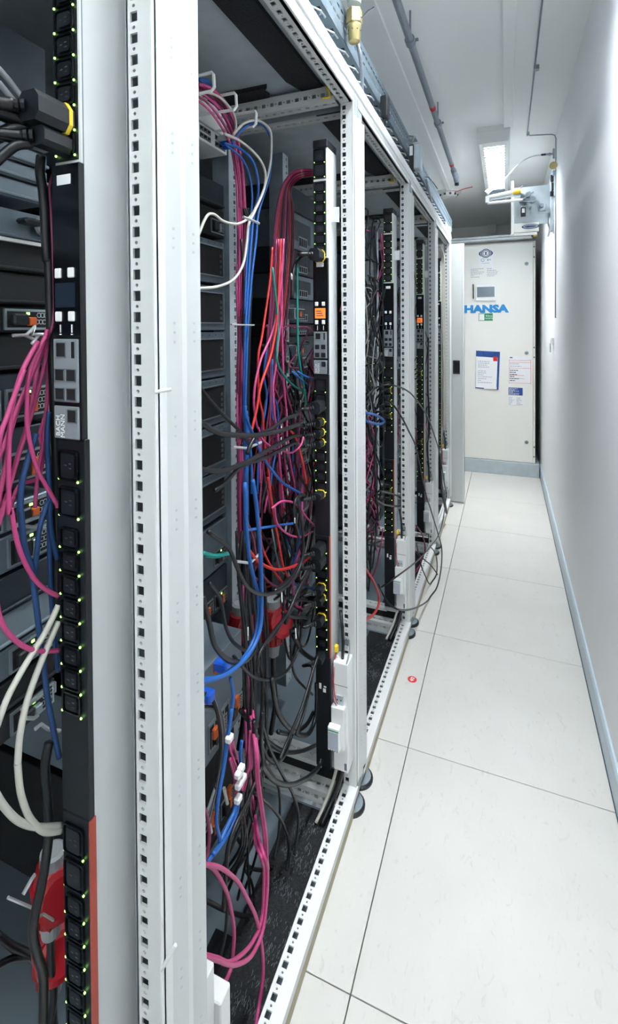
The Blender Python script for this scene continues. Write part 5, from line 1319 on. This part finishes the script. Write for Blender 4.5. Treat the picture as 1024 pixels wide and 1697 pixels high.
cable('power_cable', ch([(245, -60), (225, 60), (235, 200), (245, 350), (235, 480), (210, 640), (175, 800), (165, 900), (185, 1000), (215, 1100), (215, 1346)]), -.488, .0052, 'black_cable', 'thick black cord bending past the red plug at the bottom left', None, 8)
cable('power_cable', ch([(-20, 900), (60, 960), (150, 1000), (190, 1040)]), -.60, .005, 'black_cable', 'dark cord on the rack floor at the bottom left corner', None, 8)
cable('power_cable', ch([(-20, 1060), (60, 1020), (150, 1010)]), -.60, .004, 'black_cable', 'second dark cord on the rack floor at the bottom left corner', None, 8)
# wire brackets of rack A
def br(name, lab, L, x, r=.0022):
    P_ = [onx(p[0], p[1], p[2] if len(p) > 2 else x) for p in L]
    tag(obj(name, B('wire').tube(P_, r, 6)), lab, 'bracket')
br('wire_bracket', 'thin wire bracket at the left edge under the topmost orange tab', ca([(65, 470), (130, 468), (175, 425), (160, 465), (272, 462)]), -.505)
br('wire_bracket', 'bent wire end crossing the bracket under the topmost orange tab', ca([(130, 470), (170, 490), (160, 512), (190, 470)]), -.506)
br('wire_bracket', 'thin wire bracket over the silver drawer at the left edge', cg([(240, 60), (95, 115), (60, 120), (110, 125), (240, 140), (285, 160)]), -.505)
br('wire_bracket', 'thin wire bracket below the cream cables crossing', cg([(215, 965), (105, 1045), (130, 1085), (170, 1085), (190, 1070)]), -.505)
br('wire_bracket', 'thin wire hook near the bottom of the unit stack', cg([(175, 1140), (205, 1115), (240, 1140), (298, 1148)]), -.50)
br('wire_bracket', 'wire hook above the red plug at the bottom left', ch([(115, 700), (160, 620), (175, 600)]), -.50)
br('wire_bracket', 'wire hook holding cables over the red plug at the bottom left', ch([(40, 715), (180, 775), (205, 750), (190, 815), (215, 797), (300, 848)]), -.50, .0016)
# rings in second rack
br('wire_bracket', 'wire hook on the pink bundle at the height of the orange screen', c5([(270, -95), (340, -92), (430, -90)]), -.56)
br('wire_bracket', 'pale wire hook crossing the pink bundle at mid height', c5([(280, 772), (385, 780), (480, 738)]), -.50, .003)
br('wire_bracket', 'pale wire hook crossing the cables above the big red plug', c7([(160, 290), (210, 297), (250, 258)]), -.49, .003)
br('wire_bracket', 'small wire hook beside the white cable bend', c6([(185, 800), (215, 812), (243, 824)]), -.53, .003)
# red industrial plugs
def cee(label, P_, s=1.0, group=None, tilt=(0, 0, 0), second=True):
    t = thing('industrial_plug', label, 'plug', P_); t.rotation_euler = tilt
    def L(name, m, prof, d=(0, 0, 1), o_=(0, 0, 0), n=18): return obj(name, B(m).lathe([c*s for c in o_], d, [(a_*s, r_*s) for a_, r_ in prof], n), t, smooth=False)
    L('top_collar', 'grey_cable', [(.055, .020), (.060, .024), (.082, .024), (.086, .018)])
    L('body', 'cee_red', [(-.055, .022), (-.05, .030), (-.010, .033), (0, .038), (.022, .040), (.026, .034), (.056, .030), (.060, .024)])
    L('lid', 'cee_red', [(0, .036), (.010, .040), (.028, .040), (.032, .030)], (.75, -.3, .45), (.018, -.01, .012))
    m_ = B('cee_red')
    for q_ in range(8):
        a_ = q_*math.pi/4; m_.box((math.cos(a_)*.031*s-.003, math.sin(a_)*.031*s-.003, -.045*s), (math.cos(a_)*.031*s+.003, math.sin(a_)*.031*s+.003, -.012*s))
    obj('grip_ribs', m_, t)
    L('cable_nut', 'grey_cable', [(-.095, .012), (-.09, .018), (-.066, .021), (-.055, .022)])
    obj('cord', B('black_cable').tube(cr([V(0, 0, -.09)*s, V(0, .002, -.16)*s, V(.004, .006, -.24)*s, V(-.01, .0, -.34)*s]), .008*s, 8), t, smooth=True)
    return t
pB = onx(452, 1036, -.57); cee('big red industrial plug with grey collar hanging low in the second rack', pB, .86)
pB2 = onx(399, 1048, -.63); cee('red industrial plug half hidden left behind the cable bundle', pB2, .9)
pA = onx(86, 1475, -.53); cee('red industrial plug with clear grey collar at the bottom left', pA, .62, tilt=(0, .05, 0))
pA2 = onx(86, 1575, -.56); cee('lower red industrial plug near the floor at the bottom left', pA2, .62)
# black looping cords of the third rack, hanging out over the rail
XL = -.36
loop1 = [(608, 657, -.46), (620, 644, -.44), (639, 638, -.40), (653, 639, -.375), (672, 646, -.36), (688, 660, -.352), (708, 690, -.35), (719, 719, -.35), (729, 754, -.35), (736, 800, -.35), (739, 821, -.35), (734, 862, -.35), (726, 888, -.35), (713, 906, -.352), (692, 929, -.36), (658, 955, -.38), (632, 973, -.44)]
cable('power_cable', loop1, None, .0032, 'black_cable', 'long black cord arching out of the third rack and back over two posts')
loop2 = [(634, 657, -.44), (650, 669, -.385), (667, 694, -.362), (678, 716, -.356), (689, 740, -.352), (697, 779, -.35), (706, 820, -.35), (713, 842, -.35), (726, 885, -.35), (732, 910, -.35), (731, 941, -.35), (724, 973, -.35), (710, 994, -.35), (692, 1006, -.35), (671, 1011, -.355), (653, 1007, -.37), (639, 993, -.43), (627, 968, -.47)]
cable('power_cable', loop2, None, .0034, 'black_cable', 'long black cord hanging in a deep loop over the floor by the third rack')
cable('power_cable', [(713, 906, -.36), (720, 915, -.352), (724, 930, -.35), (723, 952, -.352), (713, 968, -.352), (705, 955, -.36), (697, 934, -.37), (690, 900, -.42)], None, .003, 'black_cable', 'small black cord loop inside the larger loop')
cable('power_cable', [(690, 914, -.40), (700, 925, -.37), (714, 937, -.352), (725, 952, -.35)], None, .0032, 'black_cable', 'black cord crossing the small loop')
cable('power_cable', [(710, 560, -.365), (709, 640, -.362), (711, 680, -.362), (711, 720, -.362), (708, 740, -.362), (711, 778, -.362), (712, 790, -.362)], None, .0045, 'black_cable', 'black cord hanging down the face of the fourth post')
cable('power_cable', [(730, 742, -.37), (729, 760, -.365), (731, 800, -.362), (736, 830, -.362), (740, 850, -.362)], None, .009, 'black_cable', 'thick black cord beside the farthest fuse box')
cable('network_cable', cd_([(20, 790), (60, 850), (110, 930), (155, 1050), (150, 1160), (95, 1245), (20, 1290)]), -.445, .0042, 'red_cable', 'bright red cable bowing out at the bottom of the third rack')
cable('network_cable', [(607, 685), (620, 687), (633, 694), (636, 699), (628, 703), (607, 698)], -.45, .005, 'blue_cable', 'blue cable loop sticking out in the third rack')
cable('network_cable', cd_([(505, 400), (560, 480), (588, 580), (585, 680), (560, 750), (505, 820)]), -.42, .0038, 'magenta_dark', 'dusty pink cable looping in the fourth rack above the rail')
cable('network_cable', cd_([(500, 640), (540, 690), (560, 760), (505, 840)]), -.43, .0036, 'pink', 'second dusty pink cable looping in the fourth rack')
cable('power_cable', cd_([(130, 160), (210, 205), (320, 220), (380, 205), (370, 150), (300, 110), (160, 75)]), -.42, .0036, 'black_cable', 'black cord bent in a flat loop across the third strip')
for i, L in enumerate([[(607, 590), (630, 600), (638, 640), (640, 700)], [(612, 565), (622, 590), (632, 600), (638, 610)]]):
    cable('network_cable', L, -.50, .003, 'grey_cable', ['grey cable passing behind the third control module', 'short grey cable beside the third control module'][i])
# cords at rack feet, rack B/C
for k, lab in ((1, 'second'), (2, 'third')):
    P = P0+PITCH*k
    tag(obj('power_cable', B('white_cable').tube(cr([V(-.420, P-.02, .15), V(-.425, P-.03, .10), V(-.44, P-.06, .05), V(-.455, P-.10, .018)]), .0045, 7), smooth=True), 'cream cord going into the floor at the %s rack foot' % lab, 'cord')
    tag(obj('power_cable', B('black_cable').tube(cr([V(-.405, P-.02, .14), V(-.410, P-.03, .10), V(-.425, P-.055, .05), V(-.44, P-.10, .018)]), .0075, 8), smooth=True), 'thick black cord going into the floor at the %s rack foot' % lab, 'cord')
# brush slot plates on the mat
for i, (u, v) in enumerate(((428, 1300), (353, 1590))):
    p = onz(u, v, .014)
    t = thing('floor_grommet', ['black slotted cable grommet at the far end of the brush mat', 'black slotted cable grommet at the near end of the brush mat'][i], 'grommet', p)
    obj('frame', B('black').bbox((-.022, -.045, 0), (.022, .045, .004), .001), t)
    obj('slot', B('black_matte').box((-.006, -.032, .004), (.006, .032, .0045)), t)
# yellow earth leads at the top corners
for k in (1, 2, 3):
    P = P0+PITCH*k
    tag(obj('earth_lead', B('yellow').tube(cr([V(-.425, P-.055, 1.947), V(-.432, P-.05, 1.93), V(-.428, P-.044, 1.915), V(-.430, P-.038, 1.905), V(-.45, P-.038, 1.905)]), .0028, 7), smooth=True), 'yellow earth lead at the top corner of the %s rack' % ['', 'second', 'third', 'fourth'][k], 'cord')
# fifth rack cream cable bunch
for i in range(5):
    P = P0+PITCH*4
    cable('network_cable', [V(-.425-i*.006, P-.14, 1.86), V(-.41-i*.006, P-.045, 1.80), V(-.405-i*.005, P-.025, 1.6), V(-.40-i*.004, P-.02, 1.0), V(-.40-i*.004, P-.02, .55)], None, .004, 'white_cable', 'cream cable in the tied bunch along the farthest post', 'cream bunch along the farthest post', raw=True)
